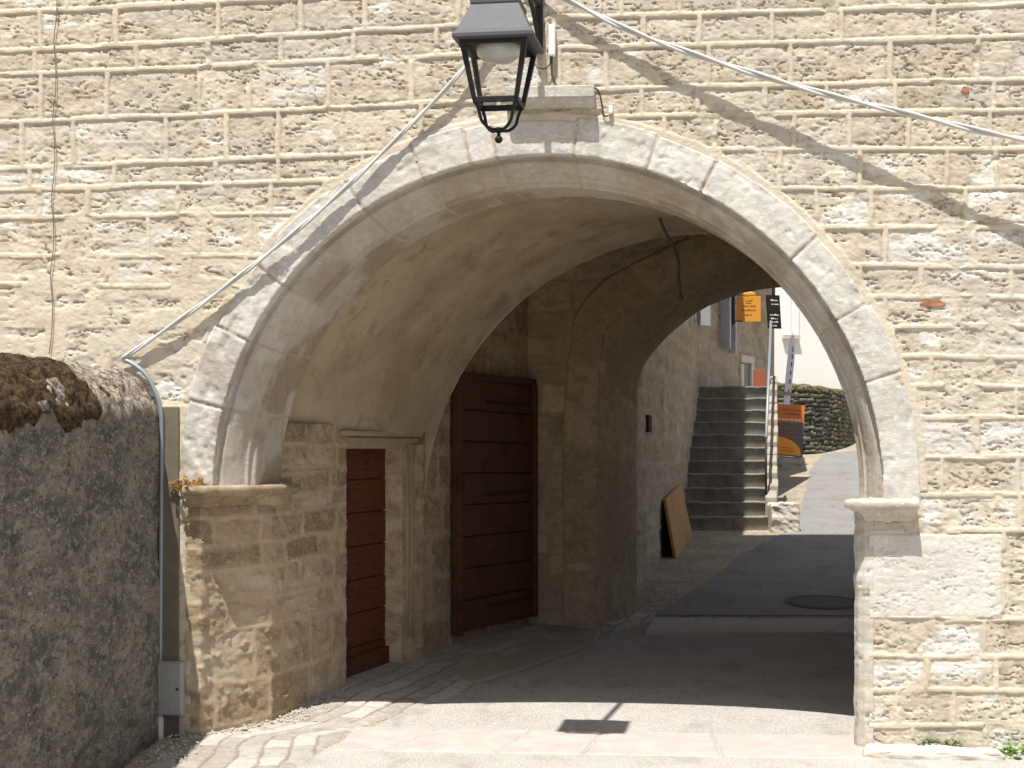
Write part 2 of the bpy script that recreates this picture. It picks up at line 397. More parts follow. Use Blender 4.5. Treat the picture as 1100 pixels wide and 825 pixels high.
strip('street', [2, 4, 6, 8, 9, 9.89, 9.9, 11, 12, 13, 14, 15, 15.02], road_left, lambda y: np.where(np.asarray(y) <= 9.89, 5.5, 2.4 + .365 * (np.asarray(y) - 10)), .004, M['road'])
nl = pl([G(702, 662), G(735, 640), G(765, 622), G(800, 594), G(835, 577), G(853, 566), G(862, 545), G(866, 525), G(870, 505), G(884, 488), (9.0, 38)])
nl0 = nl; nl = lambda y: nl0(y) + .10 * (fbm(np.asarray(y, float) * 2.3, np.asarray(y, float) * 0 + 3.3, 61, 4) - .5)
y0 = G(702, 662).y
strip('upper_road', np.concatenate([[y0], np.linspace(y0 + .2, 37, 160)]), nl, lambda y: nl(y) + np.interp(y, [y0, 18, 22, 37], [2.9, 3.2, 3.4, 3.6]), .008, M['newroad'])
# far threshold of pale stones across the end of the passage
def slab_band(name, pts, m, joints, lift, label=None, seed=3, rough=.006):
    """pts(a,b) maps [0,1]^2 to plan; raised band of slabs with open joints"""
    na, nb = 320, 60
    a, b = np.meshgrid(np.linspace(0, 1, na), np.linspace(0, 1, nb), indexing='ij')
    X, Y = pts(a, b)
    d = np.full(a.shape, 1e9); ids = np.zeros(a.shape, int)
    L = math.hypot(X[-1, 0] - X[0, 0], Y[-1, 0] - Y[0, 0])
    for k, (j, sl_) in enumerate(joints):
        q = (a - j - sl_ * (b - .5)) * L; d = np.minimum(d, np.abs(q)); ids += q > 0
    jm = 1 - sst(.006, .016, d)
    W = math.hypot(X[0, -1] - X[0, 0], Y[0, -1] - Y[0, 0])
    edge = sst(0, .02, np.minimum(b, 1 - b) * W) * sst(0, .02, np.minimum(a, 1 - a) * L)
    h = lift * edge - .012 * jm * edge + rough * (fbm(X * 6, Y * 6, seed) - .5) * edge - .01 * (1 - edge)
    tone = hsh(ids, ids * 0 + 3, seed)
    o = grid(name, np.stack([X, Y, gz(Y) + .004 + h], -1), m, mask=np.stack([jm, tone, tone * 0], -1), flip=True)
    return tag(o, kind='structure')
def band_pts(u0, u1, d0, d1):
    def f(a, b):
        u = u0 + (u1 - u0) * a; d = d0 + (d1 - d0) * b
        p = C0 + U * u[..., None] - N * d[..., None]; return p[..., 0], p[..., 1]
    return f
slab_band('threshold', band_pts(-1.28, 2.02, -.36, .42), M['pink'], [(.135, .08), (.335, .05), (.485, .03), (.72, -.01)], .006)
ft0, ft1, ft2, ft3 = G(690, 683), G(930, 683), G(700, 667), G(930, 668)
def ftp(a, b):
    x = (ft0.x * (1 - a) + ft1.x * a) * (1 - b) + (ft2.x * (1 - a) + ft3.x * a) * b
    y = (ft0.y * (1 - a) + ft1.y * a) * (1 - b) + (ft2.y * (1 - a) + ft3.y * a) * b; return x, y
slab_band('far_threshold', ftp, M['farslab'], [(.2, .02), (.41, .1), (.88, .1)], .03)

# cobbled gutter along the left wall
na, nb = 520, 110
gl = pl([(-2.05, 8.6), (-2.06, 10.2), (-1.62, 10.6), (-1.25, 11.7), (-.80, 13.0), (-.5, 13.6), (.15, 15.2), (.9, 15.3), (1.2, 16.1)])
yv = np.linspace(8.7, 16.0, na); t = np.linspace(0, 1, nb)
lx = gl(yv) - .06; rx = road_left(yv) + .02
X = lx[:, None] * (1 - t) + rx[:, None] * t; Y = np.repeat(yv[:, None], nb, 1)
A = Y * 1.05; B = t[None, :] * (rx - lx)[:, None] + .0 * Y
dr, dc, sid, idx = masonry(A, B, [(.15 * k, 0) for k in range(1, 8)], (.22, .62), 11, .05, .4)
d = np.minimum(dr, dc); tone = hsh(sid, sid * 0, 5)
jm = 1 - sst(.004, .016, d + .012 * (fbm(X * 9, Y * 9, 4) - .5))
hh = .012 + .006 * sst(.004, .018, d) + .007 * (tone - .5) + .006 * (fbm(X * 9, Y * 9, 3) - .5) + .006 * (fbm(X * 40, Y * 40, 6) - .5) + .09 * (1 - t[None, :]) ** 1.3 * sst(10.2, 11.6, Y)
hh = hh * sst(0, .10, (1 - t)[None, :] * (rx - lx)[:, None]) - .004
o = grid('cobbled_gutter', np.stack([X, Y, gz(Y) + hh], -1), M['cobble'], mask=np.stack([jm * .8, tone, (tone > .8) * .6], -1), flip=True)
tag(o, kind='structure')

# ================================================================== GATE TOWER
gate = thing('gate_tower', (.19, 10.0, 0), 'tall cream stone gate tower pierced by a round arched street passage', 'gatehouse')
# --- facade relief
RES = .007
us = np.concatenate([np.arange(-6, -3.5, .05), np.arange(-3.5, 3.42, RES), np.arange(3.45, 6.01, .05)])
zs = np.concatenate([np.arange(-.12, 4.9, RES), np.arange(4.95, 15.51, .11)])
UU, ZZ = np.meshgrid(us, zs, indexing='ij')
base = C0 + U * UU[..., None] + Z * ZZ[..., None]
px, py = to_px(base)
leftrows = [(-620 + 47 * k, -.07) for k in range(12)] + [(-52, -.07), (14, -.052), (55, -.057), (80.5, -.044), (132, -.046), (181, -.04), (204, -.031), (234, -.015), (275, 0), (306, .006), (341, .01), (372, .015), (404, .02), (436, .02), (470, .02), (505, .02)]
rr = lambda ya, yb: (ya - (yb - ya) / 510 * 590, (yb - ya) / 510)
rightrows = [(-620 + 47 * k, -.04) for k in range(12)] + [rr(-38, -45), rr(19, 4), rr(52, 39), rr(97, 85), rr(126, 118), rr(160, 160), rr(204, 202), rr(246, 243), rr(280, 287), rr(316, 320), rr(347, 351), rr(380, 384), rr(412, 415), rr(447, 449), rr(490, 491), rr(531, 532), rr(572, 570), rr(664, 666), rr(703, 706), rr(740, 742), rr(778, 780), rr(815, 818)]
WR = (52, 112)
L = masonry(px, py, leftrows, WR, 21, 1.3, 50)
nR = len([1 for b, s_ in rightrows if b + s_ * 1000 < 575])
Rm = masonry(px, py, rightrows, WR, 33, 1.3, 50, fixed={nR: [860, 1078]})
isL = px < 588
dr, dc, sid, idx = [np.where(isL, a, b) for a, b in zip(L, Rm)]
sid = sid + isL * 500000
tone = hsh(sid, sid * 0 + 1, 9); t2 = hsh(sid, sid * 0 + 7, 10)
nz = fbm(px / 26, py / 26, 70, 4); n2 = fbm(px / 9, py / 7, 71, 3); n3 = fbm(px / 120, py / 120, 72, 3)
low = sst(150, 330, py + 60 * (n3 - .5) * 2) * np.where(isL, 1.0, .55)                 # lower courses: eroded stones half buried in lime mortar
rib_w = 2.5 + 1.3 * (fbm(px / 50, py / 50, 73, 2) - .4)
d = np.minimum(dr, dc)
rib = 1 - sst(rib_w - .5, rib_w + .6, d)
rib *= sst(.33, .47, fbm(px / 45, py / 30, 74, 3) + .12 * (1 - low))
big = (dr < 1e8) & (px > 925) & (px < 1076) & (py > 574) & (py < 664)
smear = sst(.0, 5.5, (2.6 + low * 7.5 * (.35 + 1.0 * n3)) * (.5 + 1.0 * nz) - (d - rib_w)) * (.45 + .55 * low)
smear = np.where(big, smear * .25, smear)
hole = sst(.60, .70, fbm(px / 34 + 7, py / 22, 75, 4)) * (1 - low) * .0
rg0 = np.hypot(UU, ZZ - 1.60); ringm = (1 - sst(2.385, 2.40, rg0 + .02 * (nz - .5))) * (ZZ > 1.6)
mort = np.clip(np.maximum(np.maximum(rib, ringm), smear * sst(.28, .5, nz * .5 + n2 * .5)), 0, 1); rib = np.maximum(rib, ringm * .9)
f0 = fbm(px / 30, py / 10, 76, 5, .56); f1 = f0 * 13 + .9 * n2; fl = np.floor(f1); flake = (fl + sst(.80, 1.0, f1 - fl)) / 13 * .75 + f0 * .25   # bedded, flaking faces
flake = flake + .16 * (ridge(px / 15, py / 6, 77, 4) - .6)
amp = np.where(big, .011, .0095 + .006 * (t2 - .5) + .009 * low)
n4 = fbm(px / 3.5, py / 3, 83, 2)
hs = -.006 + amp * (flake - .5) + .005 * (t2 - .5) + .0025 * (n2 - .5) + .0055 * (n4 - .5)
pits = sst(.70, .75, fbm(px / 8, py / 5, 78, 3)); hs = hs - .005 * pits
ck = 1 - np.abs(2 * fbm(px / 22 + .5 * n2, py / 8, 84, 4) - 1); crack = sst(.95, .995, ck) * sst(.38, .52, fbm(px / 30, py / 16, 85, 3)); hs = hs - .013 * crack
edge_r = 1 - sst(0, 4, d - rib_w); hs = hs - .005 * edge_r
hm = np.where(rib > smear, -.002 + .004 * rib, -.003) + .003 * (n2 - .5) + .004 * (n4 - .5)
H = hs * (1 - mort) + hm * mort
H = np.where(big, np.maximum(H, H * .5 + .006), H)
out_f = sst(-.1, .1, 4.9 - ZZ)
H = H * (.35 + .65 * out_f)
rightness = sst(560, 900, px) * sst(40, 260, py)
whit = sst(.50, .62, fbm(px / 38, py / 16, 79, 3) * .55 + .22 * t2 + .08 * rightness + .07 * low) * (1 - mort)
whit = np.where(big, .75, whit)
ochre = 0
reds = (((px - 1038) / 5) ** 2 + ((py - 97) / 5) ** 2 < 1) | ((np.abs(px - 1002) < 17) & (np.abs(py - 326) < 4))
rad = np.hypot(UU, ZZ - 1.60)
uc = .5 * (UU[:-1, :-1] + UU[1:, 1:]); zc = .5 * (ZZ[:-1, :-1] + ZZ[1:, 1:]); rc = np.hypot(uc, zc - 1.60)
keep = ~((zc > 1.52) & (rc < 2.24)) & ~((zc <= 1.62) & (uc > -2.225) & (uc < 2.035))
strip_l = (px > 160) & (px < 204) & (py > 436)               # plain mortar strip beside the pipe
H = np.where(strip_l, .002 + .006 * (n2 - .5), H); whit = np.where(strip_l, 0, whit)
pts = base + N * H[..., None]
grid('facade', pts, M['facade'], gate, keep=keep, mask=np.stack([mort, np.clip((.30 + .5 * tone + .42 * nz) - .9 * np.maximum(crack, .7 * pits) * (1 - mort) - .35 * edge_r * (1 - mort), 0, 1), whit], -1), flip=True)
M['brick'] = stone = plain('old_brick', (.36, .165, .105), .95, 0, .45, 22, .8, .1)
for (bx, by, sx, sy) in ((1037, 97, 4.5, 4), (1002, 326, 14, 3.4)):
    p = FP(bx, by, -.012); rg_ = random.Random(bx); po = [p + Vector(U) * (sx / 172 * math.cos(a) * rg_.uniform(.75, 1.15)) + Vector((0, 0, sy / 172 * math.sin(a) * rg_.uniform(.75, 1.25))) for a in np.linspace(0, 6.283, 14)[:-1]]
    mb = MB(); mb.add([q_ + Vector(N) * (.014 + rg_.uniform(-.002, .003)) for q_ in po] + [q_ - Vector(N) * .01 for q_ in po], [tuple(range(13))[::-1]] + [(i, (i + 1) % 13, 13 + (i + 1) % 13, 13 + i) for i in range(13)]); o = mb.build('brick_fragment', M['brick'], gate, bevel=.003); o['label'] = 'red brick fragment set in the masonry'

# --- voussoir ring: moulded profile swept round the arch
def ring_loft(name, prof, th, m, parent, cen, joints, seed, amp=.006, rad_out=None, masker=None):
    """prof: list of (radius, depth); cen(depth)-> world centre; swept over angles th"""
    pr = []
    for (r0, d0), (r1, d1) in zip(prof[:-1], prof[1:]):
        n = max(2, int(math.hypot(r1 - r0, d1 - d0) / .011))
        for k in range(n): pr.append((r0 + (r1 - r0) * k / n, d0 + (d1 - d0) * k / n))
    pr.append(prof[-1]); pr = np.array(pr)
    T, r = np.meshgrid(th, pr[:, 0], indexing='ij'); D = np.meshgrid(th, pr[:, 1], indexing='ij')[1]
    s = np.cumsum(np.r_[0, np.hypot(np.diff(pr[:, 0]), np.diff(pr[:, 1]))]); SS = np.meshgrid(th, s, indexing='ij')[1]
    d = np.full(T.shape, 1e9); ids = np.zeros(T.shape, int)
    for j in joints: q = (T - j) * r; d = np.minimum(d, np.abs(q)); ids += q > 0
    if rad_out is not None:
        k = rad_out[ids % len(rad_out)]; w_ = sst(2.13, 2.33, r) * (D < .03); r = r + k * w_
    c = cen(D)
    p = c + U * (r * np.cos(T))[..., None] + Z * (r * np.sin(T))[..., None]
    nrm = normals(p)
    jm = 1 - sst(.004, .012, d + .005 * (fbm(T * 30, SS * 20, seed) - .5))
    A_ = T * 2.1
    fz = np.where(D > .03, .4, 1.0)
    h = amp * 1.1 * (fbm(A_ * 14, SS * 14, seed + 1, 4) - .5) + amp * (fbm(A_ * 42, SS * 42, seed + 2, 3) - .5) * 2.0 - .010 * jm
    chip = sst(.64, .72, fbm(A_ * 7, SS * 12, seed + 3, 4)); h = (h - .007 * chip) * fz
    tone = np.clip(hsh(ids, ids * 0, seed) * .6 + .4 * fbm(A_ * 5, SS * 5, seed + 4), 0, 1)
    extra = masker(T, r, D, A_, SS) if masker else tone * 0
    return grid(name, p - nrm * h[..., None] * SGN, m, parent, mask=np.stack([jm, tone, extra], -1))
SGN = 1.0
cen_ring = lambda D: C0 + np.array([0, 0, 1.60]) - N * D[..., None] + U * (D * .24)[..., None]
def ang(x, y): q = FP(x, y); q = np.array(q) - C0; return math.atan2(q[2] - 1.60, float(q @ U))
joints = sorted(ang(x, y) for x, y in [(225, 345), (205, 430), (290, 296), (378, 205), (447, 172), (500, 150), (531, 150), (618, 150), (700, 168), (757, 198), (862, 268), (915, 335), (948, 405)])
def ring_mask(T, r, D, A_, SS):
    left = sst(2.35, 2.8, T) * (D < .04); inn = (.55 * (D > .045) + .2 * (D > .195)) * (.7 + .7 * sst(.4, .7, fbm(A_ * 3, SS * 4, 91, 4)))  # inner mouldings browned: soiling plus shade put into the colour
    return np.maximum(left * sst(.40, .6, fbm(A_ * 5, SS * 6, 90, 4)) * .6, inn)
ring_profile = [(2.345, .05), (2.335, -.010), (2.124, -.012), (2.120, -.006), (2.118, .05), (2.098, .052), (2.086, .046), (2.055, .075), (2.02, .125), (2.0, .17), (1.984, .173), (1.982, .205), (1.952, .212), (1.94, .545), (1.95, .56), (2.06, .565)]
th = np.linspace(R(-2.0), R(181), 640)
ro = np.array([.01, .02, .0, .015, .005, .025, .0, .01, .03, .008, .02, .0, .022, .005])
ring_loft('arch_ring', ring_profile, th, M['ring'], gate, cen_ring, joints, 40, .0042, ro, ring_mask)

mb = MB(); sa, sb = FP(158, 437, 0), FP(193, 437, 0); mb.box((sa + sb) / 2 + Vector((0, 0, -sa.z / 2 - .02)) + Vector(N) * .008, (sb - sa) / 2, Vector(N) * .012, (0, 0, sa.z / 2 + .02))  # thin dark slab added to stand in for shade on this strip
M['strip_shade'] = plain('shade_brown', (.16, .132, .098), .95, 0, .35, 5, .5, .15)
mb.build('shade_slab', M['strip_shade'], gate, bevel=.006)
# --- left pier: inner face with its rounded corner, splayed into the passage
def relief_path(name, plan, z0, z1, m, parent, rows, wr, seed, amp=.014, res=.011, dress=None, mort_w=.012, smear=.5, flip=False, zslope=0.0, wob=.02):
    """vertical wall following a plan polyline; left-hand side faces out"""
    pl_ = [np.array(p[:2], float) for p in plan]; seg = [np.linalg.norm(b - a) for a, b in zip(pl_[:-1], pl_[1:])]
    cum = np.r_[0, np.cumsum(seg)]; s = np.arange(0, cum[-1], res); s = np.r_[s, cum[-1]]
    X = np.interp(s, cum, [p[0] for p in pl_]); Y = np.interp(s, cum, [p[1] for p in pl_])
    z = np.arange(z0, z1 + res * .5, res)
    p = np.stack([np.repeat(X[:, None], len(z), 1), np.repeat(Y[:, None], len(z), 1), np.repeat(z[None], len(s), 0)], -1)
    A = np.repeat(s[:, None], len(z), 1); B = p[..., 2] + zslope * A
    dr, dc, sid, idx = masonry(A, B, rows, wr, seed, wob, .3); d = np.minimum(dr, dc)
    n = normals(p); tone = hsh(sid, sid * 0, seed); nz = fbm(A * 7, B * 7, seed + 1, 4); n2 = fbm(A * 22, B * 28, seed + 2, 3)
    jm = 1 - sst(mort_w * .5, mort_w * 1.5, d + .012 * (nz - .5))
    sm = sst(0, .03, (.02 + .07 * smear * fbm(A * 2, B * 2, seed + 5)) * (.4 + 1.2 * nz) - d) * sst(.3, .5, n2) * smear
    mo = np.clip(np.maximum(jm, sm), 0, 1)
    h = amp * 2 * (fbm(A * 9, B * 16, seed + 3, 4) - .5) + amp * (tone - .5) + amp * .8 * (n2 - .5) - .6 * amp * jm - amp * 1.2 * sst(.66, .74, fbm(A * 16, B * 20, seed + 6, 3))
    h = h * (1 - .6 * mo)
    wh = sst(.55, .7, fbm(A * 4, B * 8, seed + 7) * .7 + tone * .25) * (1 - mo) * .6
    if dress is not None: k = dress(A, B); h = h * (1 - .7 * k)
    return grid(name, p + n * (h * (-1 if flip else 1))[..., None], m, parent, mask=np.stack([mo, np.clip(tone * .65 + .35 * nz, 0, 1), wh], -1), flip=not flip)
wline = lambda Y, off=0.0: -1.65 + .365 * (Y - 10.55) - off
P1 = (wline(11.71), 11.71)
a0 = fac(-2.30, .004, 0); a1 = fac(-2.235, .004, 0); a2 = fac(-2.19, -.02, 0); a3 = fac(-2.165, -.07, 0)
pier_plan = [a0, a1, .5 * (a1 + a2) + np.array([.008, -.012, 0]), a2, a3, np.array([-1.61, 10.60, 0]), np.array([P1[0], P1[1], 0])]
prow = [.05, .32, .66, .86, 1.06, 1.22, 1.40, 1.52, 1.66, 1.82, 1.98, 2.15]
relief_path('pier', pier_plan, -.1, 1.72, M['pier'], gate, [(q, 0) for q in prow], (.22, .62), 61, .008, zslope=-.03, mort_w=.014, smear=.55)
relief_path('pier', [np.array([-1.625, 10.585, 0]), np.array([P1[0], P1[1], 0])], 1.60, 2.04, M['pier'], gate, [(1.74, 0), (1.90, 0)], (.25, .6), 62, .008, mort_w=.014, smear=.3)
# impost mouldings
def sweep(name, plan, prof, m, parent, seed, closed_ends=True):
    """prof (offset to the left of the path, z) swept along a plan polyline with mitred corners"""
    p = [np.array(q[:2], float) for q in plan]; n = len(p); off = []
    for i in range(n):
        d0 = p[i] - p[i - 1] if i else p[1] - p[0]; d1 = p[i + 1] - p[i] if i < n - 1 else d0
        d0 = d0 / np.linalg.norm(d0); d1 = d1 / np.linalg.norm(d1); n0 = np.array([d0[1], -d0[0]]); n1 = np.array([d1[1], -d1[0]])
        b = n0 + n1; b /= np.linalg.norm(b); off.append(b / max(.4, b @ n0))
    # subdivide the path and the profile for a worn surface
    PP = []; OO = []
    for i in range(n - 1):
        k = max(1, int(np.linalg.norm(p[i + 1] - p[i]) / .015))
        for j in range(k): t = j / k; PP.append(p[i] * (1 - t) + p[i + 1] * t); OO.append(off[i] * (1 - t) + off[i + 1] * t)
    PP.append(p[-1]); OO.append(off[-1]); pr = []
    for q0, q1 in zip(prof[:-1], prof[1:]):
        k = max(1, int(math.hypot(q1[0] - q0[0], q1[1] - q0[1]) / .012))
        for j in range(k): t = j / k; pr.append((q0[0] * (1 - t) + q1[0] * t, q0[1] * (1 - t) + q1[1] * t))
    pr.append(prof[-1]); PP = np.array(PP); OO = np.array(OO); pr = np.array(pr)
    xy = PP[:, None, :] + OO[:, None, :] * pr[None, :, :1]
    pts = np.concatenate([xy, np.repeat(pr[None, :, 1:], len(PP), 0)], -1)
    nrm = normals(pts); a = np.arange(len(PP))[:, None] * .015; b = np.arange(len(pr))[None] * .012
    h = .005 * (fbm(a * 14 + 0 * b, b * 18 + 0 * a, seed, 4) - .5) * 2 - .008 * sst(.62, .7, fbm(a * 8 + 0 * b, b * 12 + 0 * a, seed + 1, 3))
    tone = fbm(a * 3 + 0 * b, b * 6 + 0 * a, seed + 2)
    return grid(name, pts + nrm * h[..., None], m, parent, mask=np.stack([tone * 0, tone, sst(.5, .65, tone) * .3], -1), flip=True)
imp_prof = [(.0, 1.49), (.025, 1.495), (.03, 1.52), (.055, 1.55), (.09, 1.562), (.092, 1.572), (.118, 1.575), (.125, 1.585), (.125, 1.618), (.11, 1.628), (.0, 1.63), (-.2, 1.632)]
ipl = [fac(-2.29, 0, 0), fac(-2.19, 0, 0), np.array([-1.615, 10.60, 0]), np.array([-1.55, 10.80, 0])]
sweep('impost', ipl, imp_prof, M['pier'], gate, 5)
# right jamb with its long chamfer, and its impost
ra, rb, rc_, rd = fac(2.25, -.9, 0), fac(1.955, -.11, 0), fac(2.01, .000, 0), fac(2.06, .003, 0)
relief_path('jamb', [ra, rb, .5 * (rb + rc_) + np.array([-.012, -.012, 0]), rc_, rd], -.1, 1.56, M['jamb'], gate, [(.40, 0), (.98, 0)], (3, 4), 64, .006, wob=.012, flip=True, smear=.2)
sweep('impost', [fac(2.32, 0, 0), fac(2.03, 0, 0), fac(2.20, -.6, 0)][::-1], [(o_, z_ - .075) for o_, z_ in imp_prof], M['jamb'], gate, 9).scale = (1, 1, 1)

# --- left passage wall round the red door
door_y0, door_y1 = 11.73, 12.65
zt = 1.865
near = (wline(door_y0), door_y0)
dl0 = (wline(door_y0, .14), door_y0 - .02); dl1 = (wline(door_y1, .14), door_y1)
relief_path('doorway', [(wline(door_y1, .15), door_y1 + .005), (wline(door_y1), door_y1), (wline(12.98) + .04, 12.99), (wline(12.99) - .02, 13.0)], -.05, 1.90, M['pier'], gate, [(.75, 0), (1.3, 0)], (3, 4), 70, .006, smear=.15)
mb = MB()
def on_wall(Y, out, z): n_ = Vector((.939, -.343, 0)); return Vector((wline(Y), Y, z)) + n_ * out
mb.hexa([on_wall(11.60, -.2, 1.865), on_wall(13.02, -.2, 1.865), on_wall(13.02, .002, 1.865), on_wall(11.60, .002, 1.865)],
        [on_wall(11.60, -.2, 1.955), on_wall(13.02, -.2, 1.955), on_wall(13.02, .002, 1.955), on_wall(11.60, .002, 1.955)])
mb.hexa([on_wall(11.60, -.2, 1.958), on_wall(13.0, -.2, 1.958), on_wall(13.0, .02, 1.958), on_wall(11.60, .02, 1.958)],
        [on_wall(11.60, -.2, 2.0), on_wall(13.0, -.2, 2.0), on_wall(13.0, .045, 2.0), on_wall(11.60, .045, 2.0)])
mb.build('lintel', M['surround'], gate, bevel=.012)
# vertical roll mouldings on the door jamb
mb = MB()
for yy in (12.74, 12.82): mb.tube([on_wall(yy, .006, .35), on_wall(yy, .006, 1.86)], .018, 10)
mb.build('jamb_moulding', M['surround'], gate, True)
wall_rows = [(q, 0) for q in (.1, .45, .8, 1.15, 1.5, 1.86, 2.1, 2.4, 2.8, 3.2, 3.6, 4.0, 4.4)]
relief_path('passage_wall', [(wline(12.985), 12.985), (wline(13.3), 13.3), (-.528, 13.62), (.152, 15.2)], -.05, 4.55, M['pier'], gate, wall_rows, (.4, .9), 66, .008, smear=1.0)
# doors
def plank_door(name, q, nb, thick, m, parent, gaps=.010, ratio=None):
    """q: corners BL, BR, TR, TL of the face; horizontal boards"""
    bl, br, tr, tl = [Vector(p) for p in q]; n_ = (br - bl).cross(tl - bl).normalized(); mb = MB()
    for k in range(nb):
        t0, t1 = k / nb, (k + 1) / nb; g = gaps / (tl - bl).length
        a, b = bl.lerp(tl, t0 + g * .5), br.lerp(tr, t0 + g * .5); c, e = br.lerp(tr, t1 - g * .5), bl.lerp(tl, t1 - g * .5)
        jit = random.uniform(-.003, .003)
        mb.hexa([a - n_ * thick, b - n_ * thick, b + n_ * jit, a + n_ * jit], [e - n_ * thick, c - n_ * thick, c + n_ * jit, e + n_ * jit])
    bk = n_ * (-thick * .35)
    mb.add([bl + bk, br + bk, tr + bk, tl + bk], [(0, 1, 2, 3)])
    return mb.build(name, m, parent, bevel=.004), n_
off = .13
dz = lambda Y: float(gz(Y)) + .03
d1, n1 = plank_door('wooden_door', [(wline(11.66, off), 11.66, .08), (wline(12.66, off), 12.66, .10), (wline(12.66, off), 12.66, 1.885), (wline(11.66, off), 11.66, 1.885)], 7, .05, M['door_red'], gate)
d1['label'] = 'narrow red brown plank door in a moulded stone doorway'
mb = MB(); a, b = Vector((wline(11.66, off - .03), 11.66, .10)), Vector((wline(12.66, off - .03), 12.66, .12))
mb.hexa([a - n1 * .03, b - n1 * .03, b, a], [a - n1 * .03 + Vector((0, 0, .17)), b - n1 * .03 + Vector((0, 0, .17)), b + Vector((0, 0, .17)), a + Vector((0, 0, .17))])
mb.build('kick_board', M['door_red'], d1, bevel=.006)
bw = lambda t: Vector((-.528 + .68 * t, 13.62 + 1.58 * t, 0))   # along the wall of the second bay
bd = Vector((.68, 1.58, 0)).normalized(); bn = Vector((bd.y, -bd.x, 0))
q0, q1 = bw(.0) + bn * .09, bw(.95) + bn * .09
d2, n2_ = plank_door('wooden_door', [q0 + Vector((0, 0, .28)), q1 + Vector((0, 0, .26)), q1 + Vector((0, 0, 2.46)), q0 + Vector((0, 0, 2.48))], 8, .08, M['door_dark'], gate, .014)
d2['label'] = 'wide dark brown plank door with iron strap hinges'
mb = MB()
for t in (-.01, .965): c = bw(t) + bn * .075; mb.box(c + Vector((0, 0, 1.37)), bd * .03, bn * .045, (0, 0, 1.11))
mb.box(bw(.478) + bn * .075 + Vector((0, 0, 2.495)), bd * .84, bn * .045, (0, 0, .03))
mb.build('door_frame', M['door_dark'], d2, bevel=.012)
for hz in (.46, 1.46, 2.28):
    mb = MB(); mb.box(bw(.62) + bn * .096 + Vector((0, 0, hz)), bd * .50, bn * .004, (0, 0, .017))
    for k in range(4): mb.ball(bw(.42 + .14 * k) + bn * .100 + Vector((0, 0, hz)), .008, 6)
    mb.build('hinge_strap', M['oldstrap'], d2)
# --- vault: plaster lofted from the arch to the end of the first bay
nth, nd = 260, 90
T = np.linspace(R(182), R(-6), nth); K = np.linspace(0, 1, nd); TT, KK = np.meshgrid(T, K, indexing='ij')
vc = np.stack([.335 + (1.58 - .335) * KK, 10.55 + 2.55 * KK, 1.61 - .27 * KK], -1); vr = 2.02 + .28 * KK
th5 = TT
p = vc + np.stack([np.cos(th5) * vr, -np.cos(th5) * vr * math.sin(TAU) * (1 - KK), np.sin(th5) * vr], -1)
nrm = normals(p); h = .05 * (fbm(TT * 2, KK * 3, 81, 3) - .5) + .018 * (fbm(TT * 9, KK * 10, 82, 3) - .5)
h *= sst(0, .06, KK)
pz = p[..., 2]; zq = .25 * (pz[:-1, :-1] + pz[1:, 1:] + pz[:-1, 1:] + pz[1:, :-1]); tq = TT[:-1, :-1]; kq = KK[:-1, :-1]
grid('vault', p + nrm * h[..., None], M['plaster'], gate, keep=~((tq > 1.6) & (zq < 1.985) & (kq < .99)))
# thickness of the vault's far edge, the higher second bay and the hidden right side
edge = p[:, -1]; mb = MB()
outer = vc[:, -1] + np.stack([np.cos(T) * 2.62, T * 0 + .0, np.sin(T) * 2.62], -1)
n_ = len(edge); mb.add(list(edge + np.array([0, .004, 0])) + list(outer), [(i, i + 1, n_ + i + 1, n_ + i) for i in range(n_ - 1)]); mb.build('vault_edge', M['plaster'], gate)
mb = MB(); mb.add([(-1.2, 12.9, 4.5), (4.9, 12.9, 4.5), (4.9, 15.3, 4.5), (-1.2, 15.3, 4.5)], [(0, 3, 2, 1)]); mb.build('bay_ceiling', M['plaster'], gate)
rwl = lambda Y: 2.36 + .60 * (Y - 10.55)
mb = MB(); q = [(2.40, 10.2), (2.50, 10.55), (3.89, 13.1), (4.75, 15.25)]
mb.add([(x, y, -.1) for x, y in q] + [(x, y, 4.55) for x, y in q], [(i, i + 1, 5 + i, 4 + i) for i in range(3)])
mb.build('passage_wall', M['plaster'], gate)
# --- far cross wall and the far arch
front_px = [(650, 760), (650, 480), (651, 400), (655, 362), (668, 344), (683, 331), (702, 320), (722, 312), (755, 297), (800, 284), (840, 278), (880, 276), (920, 278), (960, 285), (1005, 300), (1040, 320), (1065, 350), (1075, 400), (1075, 760)]
back_px = [(684, 740), (684, 480), (685, 412), (693, 390), (708, 371), (718, 360), (729, 351), (745, 338), (762, 328), (795, 315), (820, 310), (840, 308), (862, 308), (900, 316), (935, 330), (960, 352), (980, 380), (990, 420), (990, 740)]
def resample(pp, n=160):
    a = np.array([tuple(q) for q in pp]); s = np.r_[0, np.cumsum(np.linalg.norm(np.diff(a, axis=0), axis=1))]; t = np.linspace(0, s[-1], n)
    return np.stack([np.interp(t, s, a[:, i]) for i in range(3)], -1)
fA = resample([P(x, y, 15.2) for x, y in front_px]); bA = resample([P(x, y, 16.0) for x, y in back_px])
KA = []
outw = fA + 0; cmid = np.array([3.0, 15.2, 1.6]); dirv = fA - cmid; dirv[:, 1] = 0; dirv /= np.linalg.norm(dirv, axis=1, keepdims=True)
dirv[fA[:, 2] < 2.2, 2] = 0; dirv /= np.linalg.norm(dirv, axis=1, keepdims=True)
lay = [fA + dirv * .42 + np.array([0, .03, 0]), fA + dirv * .40 + np.array([0, -.02, 0]), fA + dirv * .08 + np.array([0, -.022, 0]), fA + dirv * .06 + np.array([0, 0, 0]), fA * .62 + bA * .38 , bA]
rows_ = []
